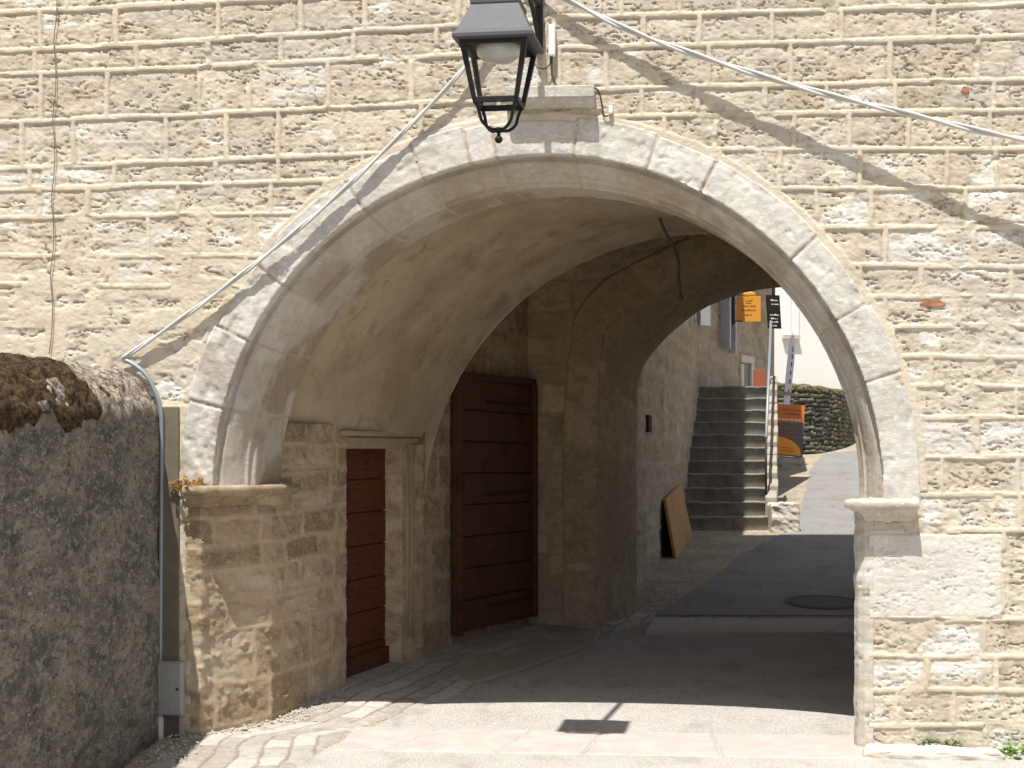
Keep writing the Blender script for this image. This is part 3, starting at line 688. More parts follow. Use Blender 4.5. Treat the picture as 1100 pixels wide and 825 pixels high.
for q0_, q1_ in zip(lay[:-1], lay[1:]):
    k = max(2, int(np.linalg.norm(q1_ - q0_, axis=1).mean() / .03))
    for j in range(k): rows_.append(q0_ * (1 - j / k) + q1_ * (j / k))
rows_.append(lay[-1]); rows_.append(bA + dirv * .5 + np.array([0, .0, 0]))
pa = np.stack(rows_, 1); A_ = np.repeat(np.arange(160)[:, None] * .047, pa.shape[1], 1); B_ = np.repeat(np.arange(pa.shape[1])[None] * .03, 160, 0)
dj = np.abs((A_ / .62 + .12 * np.sin(A_ * 3)) % 1 - .5) * .62; jm = 1 - sst(.008, .03, dj)
nrm = normals(pa); h = .02 * (fbm(A_ * 5, B_ * 6, 101, 4) - .5) - .012 * jm; sid = np.floor(A_ / .62 + .12 * np.sin(A_ * 3) + .5).astype(int)
o = grid('arch_ring', pa + nrm * h[..., None], M['back'], gate, mask=np.stack([jm, np.clip(hsh(sid, sid * 0, 4) * .6 + .4 * fbm(A_ * 3, B_ * 5, 8), 0, 1), jm * 0], -1)); o['label'] = 'low brown arch at the far end of the passage'
xs_ = np.arange(.08, 4.8, .014); zs_ = np.arange(-.05, 4.55, .014); XX, ZZ = np.meshgrid(xs_, zs_, indexing='ij')
dr, dc, sid, idx = masonry(XX, ZZ, [(q, 0) for q in (.3, .62, .85, 1.05, 1.3, 1.48, 1.72, 1.95, 2.2, 2.5, 2.72, 2.95, 3.2, 3.5, 3.8, 4.1)], (.2, .55), 88, .03, .3); d = np.minimum(dr, dc)
tone = hsh(sid, sid * 0, 2); nz = fbm(XX * 7, ZZ * 7, 91, 4); mo = np.clip(1 - sst(.006, .03, d + .03 * (nz - .5)), 0, 1)
H = .035 * (fbm(XX * 8, ZZ * 12, 92, 4) - .5) + .02 * (tone - .5) - .012 * mo
top_z = np.interp(.5 * (XX[:-1, :-1] + XX[1:, 1:]), fA[:, 0], fA[:, 2], left=-9, right=-9); zc = .5 * (ZZ[:-1, :-1] + ZZ[1:, 1:]); xc = .5 * (XX[:-1, :-1] + XX[1:, 1:])
keep = ~((xc > fA[:, 0].min() - .06) & (xc < fA[:, 0].max() + .06) & (zc < np.interp(xc, np.sort(fA[40:120, 0]), fA[40:120, 2][np.argsort(fA[40:120, 0])]) + .12) & (zc < 4.2))
grid('cross_wall', np.stack([XX, 15.2 - H, ZZ], -1), M['back'], gate, keep=keep, mask=np.stack([mo * .8, np.clip(tone * .6 + .4 * nz, 0, 1), (tone > .85) * .4 * (1 - mo)], -1), flip=True)
# --- outside shell of the tower; unseen upper part sized to shadow the upper road
mb = MB(); e0, e1 = fac(-6, -.02, 0), fac(6, -.02, 0)
xl, xr, yb = -6.0, 6.3, 16.05
mb.add([(e0[0], e0[1], -.2), (xl, yb, -.2), (xl, yb, 15.5), (e0[0], e0[1], 15.5)], [(0, 1, 2, 3)])
mb.add([(e1[0], e1[1], -.2), (xr, yb, -.2), (xr, yb, 15.5), (e1[0], e1[1], 15.5)], [(3, 2, 1, 0)])
op = bA[bA[:, 2] > 2.2]; op = op[np.argsort(op[:, 0])]; xa, xb = op[0, 0], op[-1, 0]
mb.add([(xl, yb, -.2), (xa, yb, -.2), (xa, yb, 15.5), (xl, yb, 15.5)], [(3, 2, 1, 0)]); mb.add([(xb, yb, -.2), (xr, yb, -.2), (xr, yb, 15.5), (xb, yb, 15.5)], [(3, 2, 1, 0)])
for a, b in zip(op[:-1], op[1:]): mb.add([(a[0], yb, a[2]), (b[0], yb, b[2]), (b[0], yb, 15.5), (a[0], yb, 15.5)], [(3, 2, 1, 0)])
mb.build('rear_wall', M['oldwall'], gate)
mb = MB(); c = [fac(-6.3, .4, 15.45), fac(6.3, .4, 15.45), np.array([6.6, 16.6, 15.45]), np.array([-6.3, 16.6, 15.45])]; rg = [np.array([-4.5, 13.1, 17.2]), np.array([4.8, 12.9, 17.2])]
mb.add([*c, *rg], [(0, 1, 5, 4), (1, 2, 5), (2, 3, 4, 5), (3, 0, 4), (3, 2, 1, 0)]); mb.build('roof', M['roof'], gate)
# stone shelf above the keystone
mb = MB(); k0, k1 = FP(544, 97), FP(639, 96); zt_, zb_ = k0.z, FP(560, 110).z; nv = Vector(N)
b0 = [k0 - nv * .03, k1 - nv * .03]; top = [b0[0], b0[1], k1 + nv * .115, k0 + nv * .115]
top = [Vector((q.x, q.y, zt_)) for q in top]; mid = [Vector((q.x, q.y, zb_)) for q in top]; bot = [Vector((q.x, q.y, zb_ - .045)) for q in (b0[0], b0[1], k1 + nv * .05, k0 + nv * .05)]
mb.hexa(mid, top); mb.add([*bot, *[m_ + Vector((0, 0, -.0005)) for m_ in mid]], [(3, 2, 1, 0), (0, 1, 5, 4), (1, 2, 6, 5), (2, 3, 7, 6), (3, 0, 4, 7)])
mb.build('keystone_shelf', M['ring'], gate, bevel=.008)
# raised slab by the wide door
mb = MB(); pp = [G(463, 712, .08), G(512, 726, .08), G(560, 712, .08), G(640, 684, .08)]
poly = [(wline(13.03), 13.03)] + [(q.x, q.y) for q in pp] + [(.85, 15.17), (.16, 15.17), (-.53, 13.6)]
mb.prism(poly, -.05, [.10 + .02 * (q[1] - 13) for q in poly]); o = mb.build('door_step', M['slab'], gate, bevel=.02)

# ================================================================== LEFT GARDEN WALL
gw = thing('garden_wall', (-2.5, 6.5, 0), 'dark lichen stained garden wall with a rounded mossy top at the left', 'wall')
prof = [(-2.27, -.1), (-2.275, 2.06), (-2.285, 2.12), (-2.33, 2.20), (-2.41, 2.30), (-2.52, 2.375), (-2.66, 2.40), (-2.82, 2.34), (-2.93, 2.2), (-2.95, 2.0), (-2.95, -.1)]
pr = []
for a, b in zip(prof[:-1], prof[1:]):
    k = max(2, int(math.hypot(a[0] - b[0], a[1] - b[1]) / .022))
    for j in range(k): pr.append((a[0] + (b[0] - a[0]) * j / k, a[1] + (b[1] - a[1]) * j / k))
pr.append(prof[-1]); pr = np.array(pr); yw = np.concatenate([np.arange(2.5, 6.4, .1), np.arange(6.4, 10.26, .018)])
PX = np.repeat(pr[None, :, 0], len(yw), 0); PZ = np.repeat(pr[None, :, 1], len(yw), 0); PY = np.repeat(yw[:, None], len(pr), 1)
hf = np.interp(PY, [2.5, 7, 10.2], [.90, .965, 1.0]); PZ = np.where(PZ > 1.2, 1.2 + (PZ - 1.2) * (hf - .5) * 2, PZ)
p = np.stack([PX, PY, PZ], -1); nrm = normals(p); S_ = np.r_[0, np.cumsum(np.hypot(*np.diff(pr, axis=0).T))][None] + 0 * PY
sgn = 1.0 if nrm[60, 30, 0] > 0 else -1.0
topm = sst(2.08, 2.14, np.repeat(pr[None, :, 1], len(yw), 0) + .05 * (fbm(PY * 6, S_ * 6, 3) - .5)) * (PX > -2.94)
h = .03 * (fbm(PY * 3, S_ * 3, 31, 4) - .5) + .022 * (fbm(PY * 14, S_ * 14, 32, 4) - .5) + topm * (.06 * (fbm(PY * 7, S_ * 9, 33, 4) - .5) + .03 * (fbm(PY * 25, S_ * 25, 34, 3) - .5))
p2 = p + nrm * (h * sgn)[..., None]
grid('wall', p2, M['darkwall'], gw, mask=np.stack([topm, topm * 0, topm * 0], -1), flip=sgn > 0)
i0, i1 = 88, len(pr) - 90
yc_ = PY; edge_y = 8.95 + .25 * (fbm(S_ * 5, S_ * 0, 44) - .5)
cov = sst(0, .25, edge_y - PY) * .85 + 1.5 * (fbm(PY * 1.6, S_ * 2.6, 45, 5) - .5)
lowlim = 2.03 + .34 * (fbm(PY * 2.2, PY * 0, 46, 4) - .5) + .12 * sst(8.0, 8.9, PY)
cov = cov + .55 * (fbm(PY * 7, S_ * 13, 52, 4) - .5)
cov = cov * sst(-.05, .10, np.repeat(pr[None, :, 1], len(yw), 0) - lowlim)
th_ = .014 * sst(.42, .9, cov) + .012 * (fbm(PY * 12, S_ * 26, 47, 3) - .5) * sst(.3, .6, cov)
lump = .007 * fbm(PY * 9, S_ * 24, 48, 4) * sst(.42, .6, cov)
p3 = p2 + nrm * ((th_ + lump - .006) * sgn)[..., None]
cc = .25 * (cov[:-1, :-1] + cov[1:, 1:] + cov[:-1, 1:] + cov[1:, :-1])
grid('moss', p3, M['moss'], gw, keep=(cc > .42), mask=np.stack([th_ * 0, sst(.3, .0, cov - .35) * .8 + .3 * fbm(PY * 4, S_ * 4, 49), th_ * 0], -1), flip=sgn > 0)

# ================================================================== THINGS ON THE FACADE
def V(p): return Vector(p)
# street lantern
lc = Vector((-.075, 8.94, 0)); la = R(9); ex = Vector((math.cos(la), -math.sin(la) * -1 * -1, 0)); ex = Vector((math.cos(la), -math.sin(la), 0)); ey = Vector((math.sin(la), math.cos(la), 0))
lan = thing('street_lantern', (lc.x, lc.y, 3.60), 'black four sided street lantern on a wall bracket above the arch', 'street lamp')
sq = lambda h_, z: [lc - ex * h_ - ey * h_ + V((0, 0, z)), lc + ex * h_ - ey * h_ + V((0, 0, z)), lc + ex * h_ + ey * h_ + V((0, 0, z)), lc - ex * h_ + ey * h_ + V((0, 0, z))]
def ring_sq(mb, hz):                                       # stacked squares (half width, height)
    vs = []; [vs.extend(sq(a, b)) for a, b in hz]; n = len(hz)
    fs = [(4 * i + j, 4 * i + (j + 1) % 4, 4 * i + 4 + (j + 1) % 4, 4 * i + 4 + j) for i in range(n - 1) for j in range(4)]
    return mb.add(vs, fs)
mb = MB(); ring_sq(mb, [(.185, 4.135), (.226, 4.142), (.226, 4.165), (.205, 4.19), (.135, 4.345), (.140, 4.350), (.140, 4.372), (.12, 4.38), (.10, 4.46), (.115, 4.47), (.10, 4.50), (.03, 4.56), (.0, 4.56)])
ring_sq(mb, [(.185, 4.136), (.17, 4.18), (.10, 4.335), (0, 4.335)])
mb.build('roof', M['roofmetal'], lan, bevel=.003)
mb = MB()
zt1, zb1 = 4.14, 3.815; ht, hb = .178, .118
T4, B4 = sq(ht, zt1), sq(hb, zb1)
for i in range(4):
    a, b = B4[i], T4[i]; j = (i + 1) % 4
    w1 = .0125; mb.hexa([a - ex * w1 - ey * w1, a + ex * w1 - ey * w1, a + ex * w1 + ey * w1, a - ex * w1 + ey * w1], [b - ex * .016 - ey * .016, b + ex * .016 - ey * .016, b + ex * .016 + ey * .016, b - ex * .016 + ey * .016])
    for q, hw, hh in ((B4, .010, .016), (T4, .012, .026)):
        p0, p1 = q[i], q[j]; dd = (p1 - p0).normalized(); nn = Vector((dd.y, -dd.x, 0)); mb.box((p0 + p1) / 2, dd * ((p1 - p0).length / 2), nn * hw, (0, 0, hh))
mb.build('frame', M['black'], lan, bevel=.002)
for i in range(4):
    j = (i + 1) % 4; mb = MB(); cen = (T4[i] + T4[j] + B4[i] + B4[j]) / 4; inn = (lc + V((0, 0, cen.z)) - cen).normalized() * .004
    mb.add([B4[i] + inn, B4[j] + inn, T4[j] + inn, T4[i] + inn], [(0, 1, 2, 3)]); mb.build('glass_pane', M['glass'], lan)
mb = MB()
for i in range(4):
    a = B4[i]; ctr = lc + V((0, 0, 0)); d_ = Vector((a.x - lc.x, a.y - lc.y, 0))
    mb.tube(smooth_path([a + V((0, 0, .005)), lc + d_ * .83 + V((0, 0, 3.765)), lc + d_ * .70 + V((0, 0, 3.705)), lc + d_ * .38 + V((0, 0, 3.668)), lc + V((0, 0, 3.665))], 5), .0095, 8)
mb.build('scroll_brace', M['black'], lan, True)
mb = MB(); mb.ball((lc.x, lc.y, 3.665), .035, 10, (1, 1, .45)); mb.tube([(lc.x, lc.y, 3.66), (lc.x, lc.y, 3.63)], .01); mb.ball((lc.x, lc.y, 3.612), .0225, 12); mb.build('finial', M['black'], lan, True)
mb = MB(); vs = []; k = 24
prf = [(.125, 4.135), (.13, 4.12), (.12, 4.085), (.085, 4.055), (.03, 4.042), (.001, 4.04)]
for r_, z_ in prf:
    for j in range(k): q = 2 * math.pi * j / k; vs.append((lc.x + r_ * math.cos(q), lc.y + r_ * math.sin(q), z_))
mb.add(vs, [(i * k + j, i * k + (j + 1) % k, (i + 1) * k + (j + 1) % k, (i + 1) * k + j) for i in range(len(prf) - 1) for j in range(k)]); mb.build('reflector', M['frost'], lan, True)
wp = FP(579, 10, .03); mb = MB()
mb.tube([lc + V((0, 0, 4.55)), lc + V((0, 0, 4.70))], .02); mb.tube(smooth_path([lc + V((0, 0, 4.69)), V((wp.x, wp.y, 4.66))], 4), .022, 10)
mb.tube(smooth_path([lc * .45 + V((wp.x, wp.y, 0)) * .55 + V((0, 0, 4.66)), lc * .2 + V((wp.x, wp.y, 0)) * .8 + V((0, 0, 4.60)), V((wp.x, wp.y, 4.42))], 5), .014, 8)
mb.tube([V((wp.x, wp.y, 4.36)), V((wp.x, wp.y, 5.0))], .026, 10)
mb.build('bracket', M['black'], lan, True)
# overhead cables
def twisted(name, pts, r, m, label, cat, pitch=.9, n=14):
    path = smooth_path(pts, n); mb = MB(); s = 0
    for ph in (0, math.pi):
        q = []; s = 0
        for i, p_ in enumerate(path):
            if i: s += (p_ - path[i - 1]).length
            a = 2 * math.pi * s / pitch + ph; q.append(p_ + Vector((0, math.cos(a), math.sin(a))) * r * .9)
        mb.tube(q, r, 7)
    return tag(mb.build(name, m, None, True), label, cat, 'overhead cables')
twisted('overhead_cable', [FP(560, -32, .05), FP(612, 1, .055), FP(700, 42, .075), FP(850, 91, .12), FP(1000, 128, .175), FP(1100, 150, .22), FP(1300, 180, .30)], .0115, M['cable'], 'pale twisted overhead cable running down to the right edge', 'cable')
twisted('overhead_cable', [FP(560, -10, .05), FP(497, 75, .055), FP(440, 135, .05), FP(370, 203, .055), FP(300, 263, .06), FP(215, 328, .05), FP(131, 386, .03)], .010, M['cable'], 'pale twisted cable slanting down to the mossy wall', 'cable')
# thin vertical wire on the left
mb = MB(); q = [FP(60 - 6 * t + (1.5 if i % 3 else -1), -40 + 420 * t, .012) for i, t in enumerate(np.linspace(0, 1, 16))]; mb.tube(smooth_path(q, 3), .0032, 6)
tag(mb.build('wall_wire', M['wire'], None, True), 'thin dark vertical wire clipped to the facade at far left', 'wire')
# conduit with its pale sleeve
con = thing('conduit', FP(167, 802, .03), 'grey metal cable conduit rising beside the dark wall', 'conduit')
mb = MB(); mb.tube(smooth_path([FP(134, 387, .025), FP(141, 390, .03), FP(155.5, 401, .035), FP(166.5, 420, .035), FP(172.5, 440, .035), FP(173.5, 470, .03), FP(173.0, 560, .03), FP(172.0, 690, .03), FP(171.5, 775, .03)], 5), .015, 8); mb.build('pipe', M['galv'], con, True)
mb = MB(); mb.tube([FP(171.5, 768, .034), FP(171.5, 772, .034), FP(171.5, 800, .034), FP(171.5, 812, .034)], [.018, .026, .026, .03], 10); mb.build('sleeve', M['pvc'], con, True)
for y_ in (455, 560, 680): MB().box(FP(169, y_, .014), U * .032, N * .016, (0, 0, .012)).build('clip', M['galv'], con)
# utility box
bx = thing('utility_box', FP(184, 768, .03), 'weathered grey meter box low on the wall beside the conduit', 'utility box')
mb = MB(); c0 = FP(184, 739, .035); mb.box(c0, U * .082, N * .04, (0, 0, .172)); mb.build('case', M['greybox'], bx, bevel=.006)
mb = MB(); mb.box(c0 + V(N) * .044, U * .074, N * .005, (0, 0, .163)); dr_ = mb.build('door', M['greybox'], bx, bevel=.003)
mb = MB(); mb.ball(c0 + V(N) * .052 + V(U) * .055, .009, 8); mb.build('lock', M['iron'], dr_)
# small white junction box with its cable and end clip
jb = thing('junction_box', FP(593, 62, .02), 'small white junction box on the facade right of the lantern', 'junction box')
mb = MB(); mb.box(FP(593, 44, .028), U * .022, N * .028, (0, 0, .098)); mb.build('case', M['white'], jb, bevel=.008)
mb = MB(); mb.tube(smooth_path([FP(591, 60, .03), FP(591, 68, .03), FP(585, 74, .03), FP(576, 72, .03)], 6), .0045, 7)
mb.tube(smooth_path([FP(593, 60, .03), FP(593, 80, .03), FP(597, 90, .03), FP(604, 94.5, .05), FP(622, 94, .05), FP(638, 94, .05), FP(644, 101, .03), FP(647, 115, .02), FP(649, 124, .02), FP(654, 124, .02)], 6), .0055, 7)
mb.build('lead', M['blackcable'], jb, True)
mb = MB(); mb.box(FP(656, 118, .018), U * .013, N * .018, (0, 0, .026)); mb.build('end_cap', M['white'], jb, bevel=.005)
# hanging cable inside the vault
mb = MB(); hp = [P(706, 226, 12.2), P(713, 246, 12.25), P(724, 266, 12.3), P(729, 282, 12.3), P(729, 300, 12.3), P(731, 318, 12.3)]
mb.tube(smooth_path(hp, 6), .012, 7); mb.ball(P(731, 320, 12.3), .024, 8)
tag(mb.build('hanging_cable', M['blackcable'], None, True), 'black cable end dangling from the vault inside the passage', 'cable')
# long foot stone at the right
mb = MB(); q = [FP(927, 806, .02), FP(1068, 812, .03), FP(1083, 838, .33), FP(926, 842, .33)]; q = [(p_.x, p_.y) for p_ in (q[3], q[2], q[1], q[0])]
ks = thing('foot_stone', (q[0][0] + .4, q[0][1], 0), 'long low pale stone lying against the foot of the right pier', 'stone')
def lump_box(name, poly, z0, z1, m, parent, seed, amp=.015, res=.02):
    """worn stone: a box grid with rounded, noisy faces; poly = four plan corners (ccw)"""
    a, b, c, d_ = [np.array(p_, float) for p_ in poly]; mb = MB(); n = 22
    P_ = []; 
    u, v = np.meshgrid(np.linspace(-1, 1, 40), np.linspace(-1, 1, 40), indexing='ij')
    def pt(x, y, z):
        s, t = (x + 1) / 2, (y + 1) / 2
        xy = (a * (1 - s)[..., None] + b * s[..., None]) * (1 - t)[..., None] + (d_ * (1 - s)[..., None] + c * s[..., None]) * t[..., None]
        e = np.stack([x, y, z], -1); g = 1 - .06 * np.clip((np.abs(e) ** 6).sum(-1) - 1, 0, 2)
        cxy = (a + b + c + d_) / 4; xy = cxy + (xy - cxy) * g[..., None]; zz = (z0 + z1) / 2 + (z1 - z0) / 2 * z * g
        nn = amp * (fbm(xy[..., 0] * 8 + zz * 5, xy[..., 1] * 8 + zz * 9, seed, 4) - .5) * 2
        q = np.concatenate([xy, zz[..., None]], -1); ctr = np.array([cxy[0], cxy[1], (z0 + z1) / 2]); dd = e / np.linalg.norm(e, axis=-1, keepdims=True)
        return q + np.stack([0 * nn, 0 * nn, nn], -1) * (z > .9)[..., None] + np.stack([0 * nn, nn, 0 * nn], -1) * (z <= .9)[..., None]
    o1 = np.ones_like(u); faces = [pt(u, v, o1), pt(u, -o1, v), pt(o1, u, v), pt(-u, o1, v), pt(-o1, -u, v)]
    for f_ in faces:
        k = 40; i = np.arange(k * k).reshape(k, k); mb.add(f_.reshape(-1, 3), np.stack([i[:-1, :-1], i[1:, :-1], i[1:, 1:], i[:-1, 1:]], -1).reshape(-1, 4).tolist())
    return mb.build(name, m, parent, True)
M['block'] = plain('rough_pale_limestone', (.50, .455, .39), .9, 0, .28, 9, 1.0, .2)
lump_box('stone', q, -.08, .045, M['block'], ks, 14, .02)

# grit and mortar crumbs gathered along the foot of the left wall
rg_ = random.Random(12); mb = MB()
for _ in range(420):
    t = rg_.random(); yy = 9.3 + 2.4 * t; xx = float(gl(yy)) + abs(rg_.gauss(0, .10)) + .02
    if yy < 10.2: xx = -2.2 + abs(rg_.gauss(0, .12))
    r_ = rg_.uniform(.004, .013); zz = float(gz(yy)) + .02 + .07 * max(0, min(1, (yy - 10.2) / 1.4)) * max(0, 1 - (xx - float(gl(yy))) * 1.5)
    mb.ball((xx, yy, zz), r_, 4, (1, rg_.uniform(.7, 1.3), .7))
o = mb.build('grit', M['block'], None); tag(o, 'scattered pale grit along the foot of the left wall', 'grit', None, 'stuff')
# ================================================================== WEEDS
def weed(name, c, rad_, hgt, n, ls, m, label, seed, cat='weed', lean=(0, -.3), grp=None):
    rng = random.Random(seed); mb = MB(); c = Vector(c)
    for _ in range(n):
        a = rng.uniform(0, 6.283); r_ = rad_ * math.sqrt(rng.random()); z_ = hgt * rng.random() * (1 - .5 * r_ / rad_)
        p_ = c + Vector((r_ * math.cos(a) + lean[0] * z_, .6 * r_ * math.sin(a) + lean[1] * z_, z_))
        d_ = Vector((math.cos(a), math.sin(a), rng.uniform(-.2, .9))).normalized(); s_ = d_.cross(Vector((0, 0, 1))).normalized(); l_ = ls * rng.uniform(.6, 1.3); w_ = l_ * rng.uniform(.28, .42)
        up = s_.cross(d_).normalized()
        mb.add([p_, p_ + d_ * l_ * .45 + s_ * w_ + up * l_ * .1, p_ + d_ * l_, p_ + d_ * l_ * .45 - s_ * w_ + up * l_ * .1, p_ + d_ * l_ * .5 + up * l_ * .02], [(0, 1, 4), (1, 2, 4), (2, 3, 4), (3, 0, 4)])
    st = thing(name, c, label, cat, grp); mb.build('leaves', m, st)
    ms = MB()
    for _ in range(7): a = rng.uniform(0, 6.283); ms.tube([c, c + Vector((math.cos(a) * rad_ * .6, math.sin(a) * rad_ * .4 + lean[1] * hgt * .5, hgt * .7))], .002, 4)
    ms.build('stem', m, st); return st
weed('weed', V(FP(997, 806, .035)), .075, .095, 170, .026, M['leaf_pale'], 'grey green tuft behind the low foot stone, nearer the arch', 3, grp='tufts behind the foot stone')
weed('weed', V(FP(1021, 806, .035)), .055, .085, 130, .026, M['leaf_pale'], 'grey green tuft behind the low foot stone, nearer the bright green weed', 4, grp='tufts behind the foot stone')
weed('weed', V(FP(1088, 826, .12)), .20, .17, 260, .055, M['leaf'], 'bright green broad leaved weed at the bottom right corner', 5)
weed('weed', V(FP(917, 820, .05)), .045, .03, 40, .022, M['leaf'], 'tiny green sprig at the foot of the right jamb', 6)
weed('weed', V(FP(204, 527, .04)), .12, .10, 230, .030, M['leaf_rust'], 'rust and yellow wild plant growing on the left impost', 7)
weed('weed', V(FP(192, 810, .06)), .07, .03, 40, .022, M['leaf_rust'], 'small dry sprig on the ground below the meter box', 8)

# ================================================================== BEYOND THE ARCH
# long stepped house on the left of the street
hw = lambda Y: 1.32 + .2016 * (Y - 17.3)
hA = thing('street_house', (hw(21), 21.5, float(gz(21))), 'weathered grey house wall climbing beside the stone steps', 'house')
hrows = [(.28 * k + .03 * (k % 3), 0) for k in range(1, 30)]
relief_path('wall', [(hw(16.0), 16.0), (hw(21), 21.0), (hw(26.7), 26.7)], -.1, 7.4, M['oldwall'], hA, hrows, (.25, .8), 120, .018, res=.035, smear=1.0, mort_w=.02)
mb = MB(); mb.add([(hw(16.06), 16.06, 0), (hw(26.69), 26.69, 0), (-4, 28, 0), (-5, 16.06, 0), (hw(16.06) , 16.06, 7.4), (hw(26.69), 26.69, 7.4), (-4, 28, 7.4), (-5, 16.06, 7.4)], [(3, 0, 4, 7), (1, 2, 6, 5), (2, 3, 7, 6)]); mb.build('wall', M['oldwall'], hA)
mb = MB(); mb.add([(hw(16.1) + .45, 16.1, 7.25), (hw(26.9) + .45, 26.9, 7.25), (-4.3, 28.2, 7.4), (-5.3, 16.1, 7.4), (-1.6, 16.1, 9.4), (-.2, 27.4, 9.4)], [(0, 1, 5, 4), (2, 3, 4, 5), (1, 2, 5), (3, 0, 4), (0, 3, 2, 1)]); mb.build('roof', M['roof'], hA)
def on_house(Y, out, z): return Vector((hw(Y), Y, z)) + Vector((.98, -.198, 0)) * out
mb = MB(); zc_ = P(712, 455, 18.6).z; mb.box(on_house(18.62, .012, zc_), Vector((.198, .98, 0)) * .16, Vector((.98, -.198, 0)) * .03, (0, 0, .10)); o = mb.build('wall_box', M['oldstrap'], hA, bevel=.01); o['label'] = 'small dark box set in the wall'
Yt = 26.0; mb = MB(); mb.box(on_house(25.9, .10, P(750, 330, 25.9).z), Vector((.6, .8, 0)) * .16, Vector((.8, -.6, 0)) * .02, (0, 0, .30)); mb.build('shutter', M['shutter_w'], hA, bevel=.006)
mb = MB(); mb.box(on_house(25.4, .0, P(745, 330, 25.6).z), Vector((.198, .98, 0)) * .35, Vector((.98, -.198, 0)) * .012, (0, 0, .34)); mb.build('window', M['glassdark'], hA)
# house with shutters at the top of the steps
hbx = lambda Y: 3.22 + .466 * (Y - 26.7)
hB = thing('corner_house', (hbx(28.5), 28.5, 2.8), 'brown stone house with pale blue shutters at the top of the steps', 'house')
relief_path('wall', [(hbx(26.6), 26.6), (hbx(30.35), 30.35)], 0, 6.2, M['oldwall'], hB, hrows, (.3, .8), 140, .016, res=.04, smear=1.0, mort_w=.02)
mb = MB(); c1 = (hbx(30.34), 30.34); mb.add([(c1[0], c1[1], 0), (c1[0] + .62, 33.4, 0), (c1[0] + .62, 33.4, 6.2), (c1[0], c1[1], 6.2), (-1, 34, 0), (-1, 34, 6.2)], [(0, 1, 2, 3), (1, 4, 5, 2)]); mb.build('wall', M['oldwall'], hB); mb = MB(); mb.add([(0, 26.75, 0), (hbx(26.62), 26.62, 0), (hbx(26.62), 26.62, 6.2), (0, 26.75, 6.2)], [(0, 1, 2, 3)]); mb.build('wall', M['oldwall'], hB)
mb = MB(); mb.add([(hbx(26.4) + .2, 26.4, 6.15), (c1[0] + .35, 30.2, 6.15), (c1[0] + .95, 33.7, 6.15), (-1.2, 34.3, 6.15), (-.3, 26.4, 6.15), (1.2, 30.5, 7.6)], [(0, 1, 5), (1, 2, 5), (2, 3, 5), (3, 4, 5), (4, 0, 5), (4, 3, 2, 1, 0)]); mb.build('roof', M['roof'], hB)
bt = Vector((.466, 1, 0)).normalized(); bnn = Vector((bt.y, -bt.x, 0))
def on_b(px_, out, z): # position along the house wall under a photo column
    a = (px_ - CX) / F_PX; Y = (3.22 - .466 * 26.7) / (a - .466); return Vector((hbx(Y), Y, z)) + bnn * out, Y
def b_rect(mb, x0, x1, y0, y1, out, dep):
    (p0, Y0), (p1, Y1) = on_b(x0, 0, 0), on_b(x1, 0, 0); Ym = .5 * (Y0 + Y1); za, zb = P(0, y1, Ym).z, P(0, y0, Ym).z
    c = (p0 + p1) / 2 + bnn * (out - dep / 2); mb.box(c + V((0, 0, (za + zb) / 2)), bt * ((p1 - p0).length / 2), bnn * (dep / 2), (0, 0, (zb - za) / 2)); return mb
wn = b_rect(MB(), 797.5, 804.5, 390, 419, .012, .03).build('window', M['glassdark'], hB)
mb = MB(); b_rect(mb, 794, 808, 382, 390, .05, .06); b_rect(mb, 794, 797, 391, 421, .045, .05); b_rect(mb, 805, 808, 391, 421, .045, .05); mb.build('frame', M['sillstone'], wn, bevel=.01)
wn = b_rect(MB(), 773.5, 778.5, 300, 375, .012, .03).build('window', M['glassdark'], hB)
def open_shutter(px_, y0, y1, wdt, dirv_):
    p0, Y0 = on_b(px_, .03, 0); za, zb = P(0, y1, Y0).z, P(0, y0, Y0).z; d_ = Vector(dirv_).normalized(); n_2 = Vector((d_.y, -d_.x, 0)); mb = MB()
    mb.box(p0 + d_ * wdt / 2 + V((0, 0, (za + zb) / 2)), d_ * wdt / 2, n_2 * .018, (0, 0, (zb - za) / 2))
    for k in range(4): mb.box(p0 + d_ * wdt / 2 + n_2 * .022 + V((0, 0, za + (zb - za) * (k + .5) / 4)), d_ * wdt * .46, n_2 * .006, (0, 0, .04))
    return mb.build('shutter', M['shutter_b'], hB, bevel=.004)
open_shutter(772.5, 300, 375, .20, (.75, -.65, 0)); open_shutter(780, 300, 380, .16, (.85, -.5, 0))
# steps
sx0, sx1, sy = 2.36, 3.69, 22.8; zb0 = float(gz(sy)); dirs = Vector((.16, 1, 0)); rise, run = .2, .31
st = thing('stone_steps', (3.0, sy, zb0), 'worn grey stone steps climbing along the house wall', 'steps')
for k in range(11):
    y0_, y1_ = sy + run * k, sy + run * 11.6; o0 = .16 * run * k; o1 = .16 * run * 11.6
    xl0 = hw(y0_) - .03; xl1 = hw(y1_) - .03; ztop = zb0 + rise * (k + 1)
    n = 70; t = np.linspace(0, 1, n); rngk = np.random.RandomState(k)
    prof_s = [(0, -rise - .03), (0, -.035), (-.018, -.03), (-.022, -.008), (-.012, 0), (run + .06, 0)]
    fx = xl0 + (sx1 + o0 - xl0) * t
    wob = .012 * (fbm(t * 9, t * 0 + k, 7) - .5) * 2; wz = .014 * (fbm(t * 7, t * 0 + k * 3.1, 8) - .5) * 2
    pts_ = np.stack([np.stack([fx + .16 * max(dy, 0), y0_ + dy + wob, ztop + dz_ + wz], -1) for dy, dz_ in prof_s], 1)
    tn = np.repeat((fbm(t * 6, t * 0 + k, 9))[:, None], len(prof_s), 1)
    jn = np.zeros_like(tn)
    grid('step', pts_, M['steps'], st, mask=np.stack([jn, tn, jn], -1), smooth=False, flip=True)
